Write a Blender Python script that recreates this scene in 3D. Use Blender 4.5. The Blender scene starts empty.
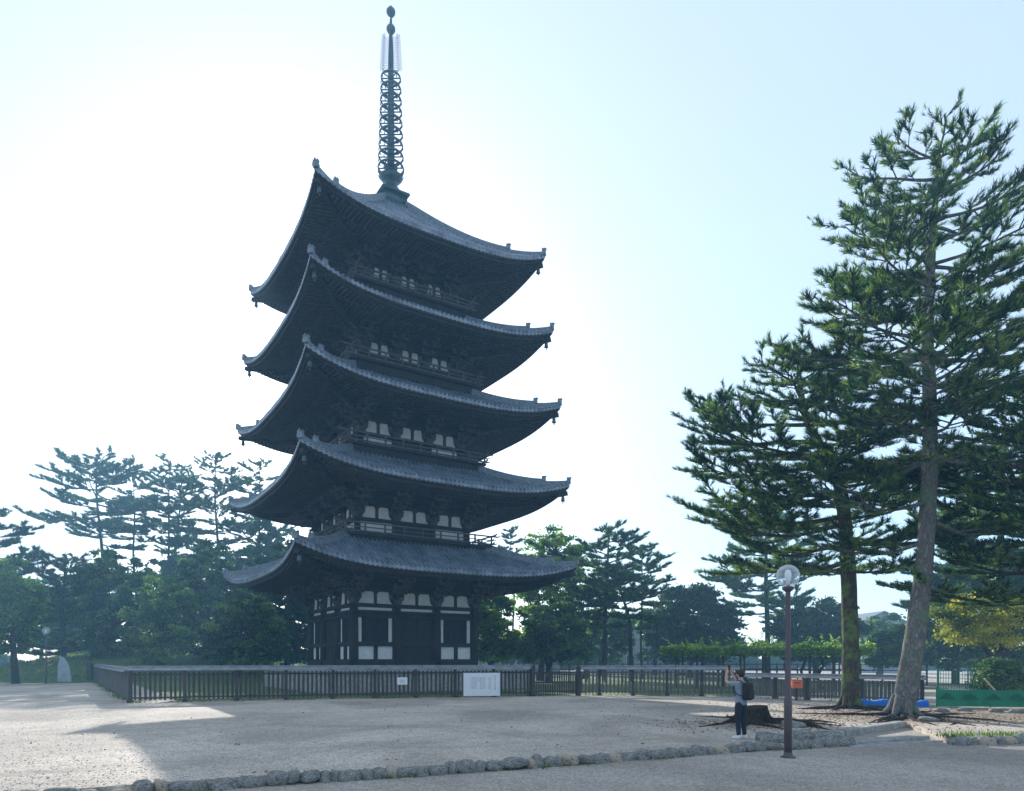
import bpy, math, random
import numpy as np
from math import sin, cos, pi, radians, sqrt, atan2
from mathutils import Vector, Matrix

scene = bpy.context.scene
COL = scene.collection
F, HZ, CZ = 700.0, 659.5, 2.0          # focal length in px, horizon row, eye height

def at(px, py, z=0.0):
    Y = F * (CZ - z) / (py - HZ)
    return ((px - 512) / F * Y, Y, z)

def atY(px, Y):
    return (px - 512) / F * Y

def zat(py, Y):
    return CZ + (HZ - py) * Y / F

# ------------------------------------------------------------------ materials
def new_mat(name):
    m = bpy.data.materials.new(name)
    m.use_nodes = True
    nt = m.node_tree
    for n in list(nt.nodes):
        nt.nodes.remove(n)
    out = nt.nodes.new('ShaderNodeOutputMaterial')
    return m, nt, out

def ramp(nt, fac, stops):
    r = nt.nodes.new('ShaderNodeValToRGB')
    el = r.color_ramp.elements
    el[0].position, el[0].color = stops[0][0], (*stops[0][1], 1)
    el[1].position, el[1].color = stops[-1][0], (*stops[-1][1], 1)
    for p, c in stops[1:-1]:
        e = el.new(p)
        e.color = (*c, 1)
    nt.links.new(fac, r.inputs['Fac'])
    return r.outputs['Color']

def noise(nt, scale, detail=4, rough=0.55, vec=None, dist=0.0):
    n = nt.nodes.new('ShaderNodeTexNoise')
    n.inputs['Scale'].default_value = scale
    n.inputs['Detail'].default_value = detail
    n.inputs['Roughness'].default_value = rough
    n.inputs['Distortion'].default_value = dist
    if vec is None:
        vec = coords(nt)
    nt.links.new(vec, n.inputs['Vector'])
    return n.outputs['Fac']

def coords(nt, scale=(1, 1, 1)):
    t = nt.nodes.new('ShaderNodeTexCoord')
    mp = nt.nodes.new('ShaderNodeMapping')
    mp.inputs['Scale'].default_value = scale
    nt.links.new(t.outputs['Object'], mp.inputs['Vector'])
    return mp.outputs['Vector']

def mix(nt, fac, a, b, mode='MIX'):
    n = nt.nodes.new('ShaderNodeMix')
    n.data_type = 'RGBA'
    n.blend_type = mode
    if isinstance(fac, float):
        n.inputs[0].default_value = fac
    else:
        nt.links.new(fac, n.inputs[0])
    for i, v in ((6, a), (7, b)):
        if isinstance(v, tuple):
            n.inputs[i].default_value = (*v, 1)
        else:
            nt.links.new(v, n.inputs[i])
    return n.outputs[2]

def simple(name, c1, c2, scale=4.0, rough=0.8, bump=0.3, bscale=30, stretch=(1, 1, 1), metallic=0.0, bdist=0.01, spec=0.3):
    m, nt, out = new_mat(name)
    b = nt.nodes.new('ShaderNodeBsdfPrincipled')
    v = coords(nt, stretch)
    f = noise(nt, scale, 5, 0.6, v)
    nt.links.new(ramp(nt, f, [(0.3, c1), (0.7, c2)]), b.inputs['Base Color'])
    b.inputs['Roughness'].default_value = rough
    b.inputs['Metallic'].default_value = metallic
    b.inputs['Specular IOR Level'].default_value = spec
    if bump:
        bp = nt.nodes.new('ShaderNodeBump')
        bp.inputs['Strength'].default_value = bump
        bp.inputs['Distance'].default_value = bdist
        nt.links.new(noise(nt, bscale, 4, 0.6, v), bp.inputs['Height'])
        nt.links.new(bp.outputs['Normal'], b.inputs['Normal'])
    nt.links.new(b.outputs['BSDF'], out.inputs['Surface'])
    return m

def leaf_mat(name, dark, mid, light, trans=0.35, scale=0.8, tcol=None):
    m, nt, out = new_mat(name)
    v = coords(nt)
    f = noise(nt, scale, 3, 0.6, v)
    at_ = nt.nodes.new('ShaderNodeAttribute')
    at_.attribute_name = 'tint'
    ad = nt.nodes.new('ShaderNodeMath')
    ad.operation = 'ADD'
    sc = nt.nodes.new('ShaderNodeMath')
    sc.operation = 'MULTIPLY_ADD'
    nt.links.new(at_.outputs['Fac'], sc.inputs[0])
    sc.inputs[1].default_value = 0.8  # random leaf tint, its spread widened to paint in sunlit flecks
    sc.inputs[2].default_value = -0.40
    nt.links.new(f, ad.inputs[0])
    nt.links.new(sc.outputs[0], ad.inputs[1])
    c = ramp(nt, ad.outputs[0], [(0.25, dark), (0.5, mid), (0.78, light)])
    d = nt.nodes.new('ShaderNodeBsdfPrincipled')
    d.inputs['Roughness'].default_value = 0.55
    d.inputs['Specular IOR Level'].default_value = 0.25
    nt.links.new(c, d.inputs['Base Color'])
    t = nt.nodes.new('ShaderNodeBsdfTranslucent')
    tc = tcol or (1.5, 1.7, 0.6)
    mm = nt.nodes.new('ShaderNodeVectorMath')
    mm.operation = 'MULTIPLY'
    nt.links.new(c, mm.inputs[0])
    mm.inputs[1].default_value = tc
    nt.links.new(mm.outputs[0], t.inputs['Color'])
    ms = nt.nodes.new('ShaderNodeMixShader')
    ms.inputs[0].default_value = trans
    nt.links.new(d.outputs[0], ms.inputs[1])
    nt.links.new(t.outputs[0], ms.inputs[2])
    nt.links.new(ms.outputs[0], out.inputs['Surface'])
    return m

def bark_mat(name, c1, c2, moss=None, moss_amt=0.5, bscale=7.0):
    m, nt, out = new_mat(name)
    b = nt.nodes.new('ShaderNodeBsdfPrincipled')
    b.inputs['Roughness'].default_value = 0.95
    b.inputs['Specular IOR Level'].default_value = 0.1
    v = coords(nt, (1, 1, 0.35))
    vo = nt.nodes.new('ShaderNodeTexVoronoi')
    vo.feature = 'DISTANCE_TO_EDGE'
    vo.inputs['Scale'].default_value = bscale
    wv = nt.nodes.new('ShaderNodeVectorMath')
    wv.operation = 'ADD'
    n2 = nt.nodes.new('ShaderNodeTexNoise')
    n2.inputs['Scale'].default_value = 3
    nt.links.new(v, n2.inputs['Vector'])
    nt.links.new(v, wv.inputs[0])
    nt.links.new(n2.outputs['Color'], wv.inputs[1])
    nt.links.new(wv.outputs[0], vo.inputs['Vector'])
    e = ramp(nt, vo.outputs['Distance'], [(0.0, tuple(x * 0.35 for x in c1)), (0.12, c1), (0.4, c2)])
    c = mix(nt, noise(nt, 14, 5, 0.7, v), e, tuple(x * 0.7 for x in c1))
    if moss:
        mf = nt.nodes.new('ShaderNodeMath')
        mf.operation = 'MULTIPLY'
        mf.use_clamp = True
        rr = ramp(nt, noise(nt, 1.6, 5, 0.7), [(0.48, (0, 0, 0)), (0.6, (1, 1, 1))])
        nt.links.new(rr, mf.inputs[0])
        mf.inputs[1].default_value = moss_amt
        c = mix(nt, mf.outputs[0], c, moss)
    nt.links.new(c, b.inputs['Base Color'])
    bp = nt.nodes.new('ShaderNodeBump')
    bp.inputs['Strength'].default_value = 0.9
    bp.inputs['Distance'].default_value = 0.03
    nt.links.new(vo.outputs['Distance'], bp.inputs['Height'])
    nt.links.new(bp.outputs['Normal'], b.inputs['Normal'])
    nt.links.new(b.outputs['BSDF'], out.inputs['Surface'])
    return m

M = {}
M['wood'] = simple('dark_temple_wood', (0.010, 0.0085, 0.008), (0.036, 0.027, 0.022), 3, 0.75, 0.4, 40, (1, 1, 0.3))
M['wood_grey'] = simple('weathered_temple_wood', (0.022, 0.018, 0.016), (0.075, 0.058, 0.047), 4, 0.8, 0.4, 40)
M['bracket'] = simple('weathered_bracket_wood', (0.03, 0.025, 0.022), (0.11, 0.092, 0.08), 2.5, 0.8, 0.4, 40)
M['rail'] = simple('grey_railing_wood', (0.06, 0.05, 0.045), (0.15, 0.13, 0.115), 3, 0.8, 0.3, 30)
M['plaster'] = simple('white_plaster', (0.62, 0.61, 0.58), (0.80, 0.79, 0.76), 2.5, 0.9, 0.1, 20)
M['tile'] = simple('grey_roof_tile', (0.06, 0.078, 0.10), (0.26, 0.30, 0.36), 1.3, 0.38, 0.4, 14, spec=0.6)
M['tile_end'] = simple('roof_tile_ridge', (0.08, 0.095, 0.115), (0.22, 0.25, 0.29), 5, 0.45, 0.3, 20, spec=0.5)
M['bronze'] = simple('aged_bronze', (0.05, 0.075, 0.085), (0.10, 0.15, 0.16), 3, 0.45, 0.2, 20, metallic=0.5)
M['stone'] = simple('grey_granite', (0.20, 0.19, 0.18), (0.40, 0.38, 0.35), 5, 0.85, 0.4, 60)
M['fence'] = simple('weathered_fence_wood', (0.035, 0.028, 0.024), (0.085, 0.072, 0.062), 6, 0.8, 0.4, 50, (1, 1, 0.2))
M['fence_pale'] = simple('grey_fence_wood', (0.08, 0.075, 0.065), (0.17, 0.15, 0.13), 6, 0.8, 0.4, 50, (1, 1, 0.2))
M['coping'] = simple('fence_coping_board', (0.13, 0.135, 0.15), (0.27, 0.28, 0.30), 3, 0.5, 0.3, 30, spec=0.5)
M['signwhite'] = simple('painted_board_white', (0.72, 0.73, 0.74), (0.80, 0.80, 0.80), 3, 0.5, 0)
M['ink'] = simple('sign_ink', (0.30, 0.32, 0.36), (0.38, 0.40, 0.44), 3, 0.7, 0)
M['post'] = simple('brown_painted_steel', (0.075, 0.058, 0.062), (0.11, 0.085, 0.09), 3, 0.45, 0.1, 30)
M['metal'] = simple('grey_metal', (0.25, 0.25, 0.26), (0.35, 0.35, 0.36), 3, 0.4, 0, metallic=0.8)
M['black'] = simple('black_nylon', (0.012, 0.012, 0.015), (0.03, 0.03, 0.035), 8, 0.7, 0.2, 60)
M['skin'] = simple('skin', (0.46, 0.28, 0.20), (0.55, 0.35, 0.26), 6, 0.55, 0)
M['hair'] = simple('black_hair', (0.010, 0.009, 0.009), (0.03, 0.025, 0.022), 20, 0.5, 0.3, 90)
M['shirt'] = simple('grey_blue_tshirt', (0.20, 0.24, 0.29), (0.27, 0.31, 0.36), 5, 0.85, 0.3, 20)
M['jeans'] = simple('navy_jeans', (0.012, 0.016, 0.028), (0.024, 0.030, 0.048), 6, 0.85, 0.3, 20)
M['shoe'] = simple('pale_sneaker', (0.55, 0.55, 0.57), (0.75, 0.75, 0.77), 8, 0.6, 0)
M['orange'] = simple('orange_paint', (0.70, 0.14, 0.04), (0.80, 0.19, 0.06), 4, 0.5, 0)
M['tarp'] = simple('blue_tarpaulin', (0.015, 0.13, 0.55), (0.03, 0.19, 0.70), 3, 0.45, 0.6, 5, bdist=0.05)
M['greenmesh'] = simple('green_steel', (0.02, 0.16, 0.07), (0.03, 0.22, 0.10), 4, 0.5, 0)
M['greennet'] = simple('green_net_sheet', (0.02, 0.20, 0.085), (0.035, 0.28, 0.12), 3, 0.6, 0.5, 6, bdist=0.04)
M['greendark'] = simple('dark_green_print', (0.012, 0.10, 0.048), (0.018, 0.14, 0.065), 4, 0.6, 0)
M['timber'] = simple('pale_new_timber', (0.55, 0.38, 0.20), (0.65, 0.47, 0.27), 6, 0.7, 0.2, 20)
M['housewall'] = simple('pale_render_wall', (0.20, 0.22, 0.25), (0.27, 0.29, 0.32), 1, 0.9, 0.1, 10)
M['houseroof'] = simple('grey_house_roof', (0.12, 0.13, 0.15), (0.18, 0.19, 0.21), 2, 0.8, 0.2, 10)
M['window'] = simple('dark_window_glass', (0.03, 0.04, 0.05), (0.06, 0.07, 0.08), 2, 0.1, 0, spec=0.6)
M['monument'] = simple('blue_grey_slab', (0.28, 0.32, 0.36), (0.45, 0.50, 0.54), 2, 0.8, 0.4, 12)
M['needle_near'] = leaf_mat('pine_needles_near', (0.016, 0.048, 0.028), (0.042, 0.100, 0.046), (0.19, 0.25, 0.075), 0.42, 0.9)
M['needle_far'] = leaf_mat('pine_needles_far', (0.020, 0.050, 0.028), (0.040, 0.095, 0.040), (0.10, 0.16, 0.05), 0.40, 0.5)
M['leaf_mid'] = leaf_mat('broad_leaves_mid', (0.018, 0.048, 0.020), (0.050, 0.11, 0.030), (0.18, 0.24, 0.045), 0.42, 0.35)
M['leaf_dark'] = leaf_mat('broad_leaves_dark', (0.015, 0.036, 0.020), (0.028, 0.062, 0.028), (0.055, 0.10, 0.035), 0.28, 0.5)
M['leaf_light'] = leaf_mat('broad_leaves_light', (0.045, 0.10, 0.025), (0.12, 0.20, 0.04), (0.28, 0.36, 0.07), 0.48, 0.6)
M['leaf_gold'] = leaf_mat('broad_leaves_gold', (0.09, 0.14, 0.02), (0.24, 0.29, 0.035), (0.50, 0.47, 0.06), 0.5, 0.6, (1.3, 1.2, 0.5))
M['vine'] = leaf_mat('wisteria_leaves', (0.08, 0.15, 0.02), (0.19, 0.30, 0.04), (0.42, 0.50, 0.08), 0.5, 0.6)  # leaf colours raised to stand in for direct sun on the trellis
M['dryneedle'] = leaf_mat('fallen_needles', (0.13, 0.085, 0.05), (0.20, 0.14, 0.09), (0.30, 0.21, 0.13), 0.1, 0.8)
M['bark_red'] = bark_mat('pine_bark', (0.10, 0.072, 0.055), (0.22, 0.165, 0.13), (0.085, 0.13, 0.055), 0.75)
M['bark_moss'] = bark_mat('mossy_pine_bark', (0.085, 0.062, 0.045), (0.17, 0.13, 0.10), (0.12, 0.17, 0.04), 1.0)
M['bark_dark'] = bark_mat('dark_bark', (0.045, 0.036, 0.03), (0.10, 0.08, 0.065))
M['bark_bole'] = bark_mat('grey_pine_bole', (0.17, 0.15, 0.14), (0.36, 0.32, 0.29), (0.12, 0.17, 0.09), 0.6, 6.0)
M['stump'] = bark_mat('old_stump_bark', (0.035, 0.026, 0.02), (0.08, 0.06, 0.045))

def boulder_mat(name, c1, c2):
    m, nt, out = new_mat(name)
    b = nt.nodes.new('ShaderNodeBsdfPrincipled')
    b.inputs['Roughness'].default_value = 0.9
    b.inputs['Specular IOR Level'].default_value = 0.25
    v = coords(nt)
    c = ramp(nt, noise(nt, 5, 6, 0.65, v), [(0.32, c1), (0.68, c2)])
    sp = ramp(nt, noise(nt, 3.2, 5, 0.7, v), [(0.55, (0, 0, 0)), (0.66, (1, 1, 1))])
    c = mix(nt, sp, c, (0.06, 0.075, 0.035))
    nt.links.new(c, b.inputs['Base Color'])
    bp = nt.nodes.new('ShaderNodeBump')
    bp.inputs['Strength'].default_value = 0.6
    bp.inputs['Distance'].default_value = 0.02
    nt.links.new(noise(nt, 16, 6, 0.7, v), bp.inputs['Height'])
    nt.links.new(bp.outputs['Normal'], b.inputs['Normal'])
    nt.links.new(b.outputs['BSDF'], out.inputs['Surface'])
    return m
M['boulder'] = boulder_mat('kerb_boulder', (0.09, 0.09, 0.085), (0.36, 0.345, 0.32))
M['boulder_tan'] = boulder_mat('kerb_boulder_tan', (0.32, 0.26, 0.20), (0.50, 0.42, 0.34))

def gravel_mat(name, dirt=True, base=((0.35, 0.305, 0.255), (0.59, 0.515, 0.43))):
    m, nt, out = new_mat(name)
    b = nt.nodes.new('ShaderNodeBsdfPrincipled')
    b.inputs['Roughness'].default_value = 0.95
    b.inputs['Specular IOR Level'].default_value = 0.15
    v = coords(nt)
    big = noise(nt, 0.22, 4, 0.6, v, 0.6)
    c = ramp(nt, big, [(0.35, base[0]), (0.65, base[1])])
    vo = nt.nodes.new('ShaderNodeTexVoronoi')
    vo.inputs['Scale'].default_value = 34
    nt.links.new(v, vo.inputs['Vector'])
    g = nt.nodes.new('ShaderNodeRGBToBW')
    nt.links.new(vo.outputs['Color'], g.inputs[0])
    sp = ramp(nt, g.outputs[0], [(0.15, (0.55, 0.54, 0.53)), (0.5, (0.95, 0.95, 0.95)), (0.85, (1.35, 1.32, 1.28))])
    c = mix(nt, 0.8, c, sp, 'MULTIPLY')
    s2 = ramp(nt, noise(nt, 2.6, 6, 0.75, v), [(0.30, (0.72, 0.70, 0.68)), (0.55, (1.0, 1.0, 1.0))])
    c = mix(nt, 0.8, c, s2, 'MULTIPLY')
    if dirt:                                   # bare brown earth round the pines
        sx = nt.nodes.new('ShaderNodeVectorMath')
        sx.operation = 'DISTANCE'
        mp = coords(nt, (0.075, 0.13, 0.0))
        nt.links.new(mp, sx.inputs[0])
        sx.inputs[1].default_value = (17.0 * 0.075, 25.5 * 0.13, 0)
        ad = nt.nodes.new('ShaderNodeMath')
        ad.operation = 'MULTIPLY_ADD'
        nt.links.new(noise(nt, 0.8, 5, 0.7, v), ad.inputs[0])
        ad.inputs[1].default_value = 0.7
        nt.links.new(sx.outputs['Value'], ad.inputs[2])
        df = ramp(nt, ad.outputs[0], [(0.72, (1, 1, 1)), (1.15, (0, 0, 0))])
        dc = ramp(nt, noise(nt, 1.7, 6, 0.7, v), [(0.3, (0.20, 0.155, 0.12)), (0.7, (0.42, 0.335, 0.26))])
        c = mix(nt, df, c, dc)
    nt.links.new(c, b.inputs['Base Color'])
    bp = nt.nodes.new('ShaderNodeBump')
    bp.inputs['Strength'].default_value = 0.8
    bp.inputs['Distance'].default_value = 0.02
    h = mix(nt, 0.5, noise(nt, 45, 4, 0.7, v), noise(nt, 6, 6, 0.75, v))
    nt.links.new(h, bp.inputs['Height'])
    nt.links.new(bp.outputs['Normal'], b.inputs['Normal'])
    nt.links.new(b.outputs['BSDF'], out.inputs['Surface'])
    return m
M['yard'] = gravel_mat('sandy_gravel_yard')
M['path'] = gravel_mat('grey_gravel_path', False, ((0.32, 0.285, 0.245), (0.45, 0.40, 0.35)))
M['grass'] = simple('lawn_ground', (0.07, 0.11, 0.03), (0.15, 0.19, 0.05), 1.2, 0.95, 0.8, 20, bdist=0.05)
M['blade'] = leaf_mat('grass_blades', (0.05, 0.09, 0.02), (0.10, 0.16, 0.035), (0.18, 0.24, 0.06), 0.4, 0.6)

def glass_mat():
    m, nt, out = new_mat('clear_globe_glass')
    b = nt.nodes.new('ShaderNodeBsdfPrincipled')
    b.inputs['Base Color'].default_value = (0.9, 0.93, 0.95, 1)
    b.inputs['Roughness'].default_value = 0.03
    g = nt.nodes.new('ShaderNodeBsdfTransparent')
    f = nt.nodes.new('ShaderNodeLayerWeight')
    f.inputs['Blend'].default_value = 0.35
    r = ramp(nt, f.outputs['Facing'], [(0.0, (0.12, 0.12, 0.12)), (0.8, (0.6, 0.6, 0.6))])
    ms = nt.nodes.new('ShaderNodeMixShader')
    nt.links.new(r, ms.inputs[0])
    nt.links.new(g.outputs[0], ms.inputs[1])
    nt.links.new(b.outputs[0], ms.inputs[2])
    nt.links.new(ms.outputs[0], out.inputs['Surface'])
    return m
M['glass'] = glass_mat()

# ------------------------------------------------------------------ mesh builder
class MB:
    def __init__(s):
        s.v, s.f, s.m = [], [], None
    def add(s, vs, fs):
        n = len(s.v)
        if s.m is not None:
            vs = [tuple(s.m @ Vector(p)) for p in vs]
        s.v.extend(vs)
        s.f.extend([tuple(i + n for i in f) for f in fs])
    def box(s, c, h, rot=None):
        """centre, half sizes, optional 3x3 rotation"""
        vs = []
        for sx in (-1, 1):
            for sy in (-1, 1):
                for sz in (-1, 1):
                    p = Vector((sx * h[0], sy * h[1], sz * h[2]))
                    if rot is not None:
                        p = rot @ p
                    vs.append((c[0] + p.x, c[1] + p.y, c[2] + p.z))
        s.add(vs, [(0, 1, 3, 2), (4, 6, 7, 5), (0, 4, 5, 1), (2, 3, 7, 6), (0, 2, 6, 4), (1, 5, 7, 3)])
    def beam(s, a, b, w, h, up=(0, 0, 1)):
        a, b = Vector(a), Vector(b)
        d = b - a
        L = d.length
        d.normalize()
        y = Vector(up).cross(d)
        if y.length < 1e-6:
            y = Vector((0, 1, 0))
        y.normalize()
        z = d.cross(y)
        R = Matrix((d, y, z)).transposed()
        s.box((a + b) / 2, (L / 2, w / 2, h / 2), R)
    def taper(s, c, h0, h1, z0, z1):
        """frustum block: half sizes h0 at z0 and h1 at z1, centred on c (x, y)"""
        vs = []
        for h, z in ((h0, z0), (h1, z1)):
            for sx, sy in ((-1, -1), (1, -1), (1, 1), (-1, 1)):
                vs.append((c[0] + sx * h[0], c[1] + sy * h[1], z))
        s.add(vs, [(3, 2, 1, 0), (4, 5, 6, 7), (0, 1, 5, 4), (1, 2, 6, 5), (2, 3, 7, 6), (3, 0, 4, 7)])
    def tube(s, pts, rad, n=8, cap=True, flat=None, jit=None):
        pts = [Vector(p) for p in pts]
        vs, fs = [], []
        t0 = (pts[1] - pts[0]).normalized()
        ref = Vector((0, 1, 0)) if abs(t0.y) < 0.9 else Vector((1, 0, 0))
        u = t0.cross(ref).normalized()
        for i, p in enumerate(pts):
            if i == 0:
                t = t0
            elif i == len(pts) - 1:
                t = (pts[i] - pts[i - 1]).normalized()
            else:
                t = (pts[i + 1] - pts[i - 1]).normalized()
            u = (u - t * u.dot(t)).normalized()
            w = t.cross(u)
            r = rad[i] if hasattr(rad, '__len__') else rad
            for k in range(n):
                a = 2 * pi * k / n
                rr = r * (1 + (jit(i, k) if jit else 0))
                q = p + u * (cos(a) * rr) + w * (sin(a) * rr * (flat or 1))
                vs.append(tuple(q))
        for i in range(len(pts) - 1):
            for k in range(n):
                a, b = i * n + k, i * n + (k + 1) % n
                fs.append((a, b, b + n, a + n))
        if cap:
            fs.append(tuple(range(n))[::-1])
            fs.append(tuple(range((len(pts) - 1) * n, len(pts) * n)))
        s.add(vs, fs)
    def lathe(s, prof, n=16, c=(0, 0, 0)):
        vs, fs = [], []
        for r, z in prof:
            for k in range(n):
                a = 2 * pi * k / n
                vs.append((c[0] + r * cos(a), c[1] + r * sin(a), c[2] + z))
        for i in range(len(prof) - 1):
            for k in range(n):
                a, b = i * n + k, i * n + (k + 1) % n
                fs.append((a, b, b + n, a + n))
        fs.append(tuple(range(n))[::-1])
        fs.append(tuple(range((len(prof) - 1) * n, len(prof) * n)))
        s.add(vs, fs)
    def prism(s, poly, axis, d0, d1):
        """poly = list of (a, b); extruded along axis 'x','y','z' from d0 to d1"""
        n = len(poly)
        def P(a, b, d):
            return {'x': (d, a, b), 'y': (a, d, b), 'z': (a, b, d)}[axis]
        vs = [P(a, b, d0) for a, b in poly] + [P(a, b, d1) for a, b in poly]
        fs = [tuple(range(n))[::-1], tuple(range(n, 2 * n))]
        for i in range(n):
            j = (i + 1) % n
            fs.append((i, j, j + n, i + n))
        s.add(vs, fs)
    def build(s, name, mat, parent=None, smooth=False, mats=None):
        me = bpy.data.meshes.new(name)
        me.from_pydata([tuple(p) for p in s.v], [], s.f)
        me.update()
        if smooth:
            me.polygons.foreach_set('use_smooth', [True] * len(me.polygons))
        if mat is not None:
            me.materials.append(mat)
        o = bpy.data.objects.new(name, me)
        COL.objects.link(o)
        o.parent = parent
        return o

def np_mesh(name, verts, nv_face, mat, parent=None, tint=None, smooth=False):
    """verts: (n*nv,3) array, one face for every nv_face consecutive vertices"""
    n = len(verts)
    nf = n // nv_face
    me = bpy.data.meshes.new(name)
    me.vertices.add(n)
    me.vertices.foreach_set('co', np.ascontiguousarray(verts, dtype=np.float32).ravel())
    me.loops.add(n)
    me.loops.foreach_set('vertex_index', np.arange(n, dtype=np.int32))
    me.polygons.add(nf)
    me.polygons.foreach_set('loop_start', np.arange(0, n, nv_face, dtype=np.int32))
    me.polygons.foreach_set('loop_total', np.full(nf, nv_face, dtype=np.int32))
    me.update(calc_edges=True)
    if tint is not None:
        a = me.attributes.new('tint', 'FLOAT', 'FACE')
        a.data.foreach_set('value', np.ascontiguousarray(tint, dtype=np.float32))
    me.materials.append(mat)
    o = bpy.data.objects.new(name, me)
    COL.objects.link(o)
    o.parent = parent
    return o

def tag(o, label=None, cat=None, group=None, kind=None):
    if label: o['label'] = label
    if cat: o['category'] = cat
    if group: o['group'] = group
    if kind: o['kind'] = kind
    return o

def empty(name, loc=(0, 0, 0), rz=0.0):
    o = bpy.data.objects.new(name, None)
    COL.objects.link(o)
    o.location = loc
    o.rotation_euler = (0, 0, rz)
    o.empty_display_size = 0.3
    return o

def copy_tree(o, parent=None):
    c = o.copy()
    COL.objects.link(c)
    c.parent = parent
    for ch in list(o.children):
        copy_tree(ch, c)
    return c
# ------------------------------------------------------------------ pagoda
PX, PY, PTH = -8.79, 50.8, radians(32.9)
HALF = [9.62, 9.24, 8.80, 8.42, 8.02]           # eave corner half widths
EAVE = [7.40, 12.95, 18.40, 23.65, 28.85]        # tile edge at mid side
BODY = [4.42, 4.05, 3.70, 3.35, 3.00]            # wall half widths
LIFT = 1.02
pag = empty('pagoda', (PX, PY, 0), PTH)
tag(pag, 'dark five-storey wooden pagoda with curved grey tiled roofs and tall bronze finial', 'pagoda')

def side_mats():
    return [Matrix.Rotation(k * pi / 2, 4, 'Z') for k in range(4)]

pod = MB()
pod.taper((0, 0), (7.3, 7.3), (7.2, 7.2), 0.0, 1.18)
pod.taper((0, 0), (7.35, 7.35), (7.35, 7.35), 1.183, 1.36)
pod.build('podium', M['stone'], pag)

def zroof(k, x, d, H, E, rt, rise):
    u = max(0.0, min(1.0, (H - d) / (H - rt)))
    return E + rise * (0.66 * u + 0.34 * u * u) + LIFT * (abs(x) / H) ** 3.6

def eave_d(x, H):
    return H - 0.30 * (1 - (abs(x) / H) ** 2)

def bracket(corner):
    """cluster of stepped bearing blocks and arms; local origin = column head, -y outward"""
    m = MB()
    m.taper((0, 0), (0.22, 0.22), (0.32, 0.32), 0.0, 0.3)
    dirs = [Vector((0, -1, 0))]
    if corner:
        dirs = [Vector((0, -1, 0)), Vector((1, 0, 0)), Vector((1, -1, 0)).normalized()]
    for d in dirs:
        lat = Vector((d.y, -d.x, 0))
        ext = 1.35 if (corner and d is dirs[2]) else 1.0
        for i in range(4):
            z = 0.30 + 0.34 * i
            o = d * (0.52 * i * ext)
            L = 0.52 * (i + 1) * ext
            if i < 3:
                a = -d * 0.2
                b = d * L
                m.beam((a.x, a.y, z + 0.09), (b.x, b.y, z + 0.09), 0.16, 0.18)
            if not (corner and d is dirs[2]):
                hl = 0.50 if i < 2 else 0.64
                a, b = o - lat * hl, o + lat * hl
                m.beam((a.x, a.y, z + 0.10), (b.x, b.y, z + 0.10), 0.15, 0.16)
                for s in (-1, 0, 1):
                    q = o + lat * (s * (hl - 0.1))
                    m.taper((q.x, q.y), (0.085, 0.085), (0.13, 0.13), z + 0.184, z + 0.335)
            else:
                m.taper((o.x, o.y), (0.11, 0.11), (0.16, 0.16), z + 0.184, z + 0.335)
        # tail rafter sloping down outwards
        a, b = d * 0.15, d * (2.05 * ext)
        m.beam((a.x, a.y, 1.75), (b.x, b.y, 1.12), 0.15, 0.19)
        q = d * (1.62 * ext)
        m.taper((q.x, q.y), (0.10, 0.10), (0.15, 0.15), 1.33, 1.5)
    me = m.build('bracket_cluster', M['bracket'], None)
    COL.objects.unlink(me)
    return me.data

BR_MID, BR_COR = bracket(False), bracket(True)
bell_mesh = None

def wall_panel(parent, name, mat, k, x0, x1, y, z0, z1, th=0.02):
    m = MB()
    m.m = Matrix.Rotation(k * pi / 2, 4, 'Z')
    m.box(((x0 + x1) / 2, y, (z0 + z1) / 2), (abs(x1 - x0) / 2, th, (z1 - z0) / 2))
    return m.build(name, mat, parent)

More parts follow.
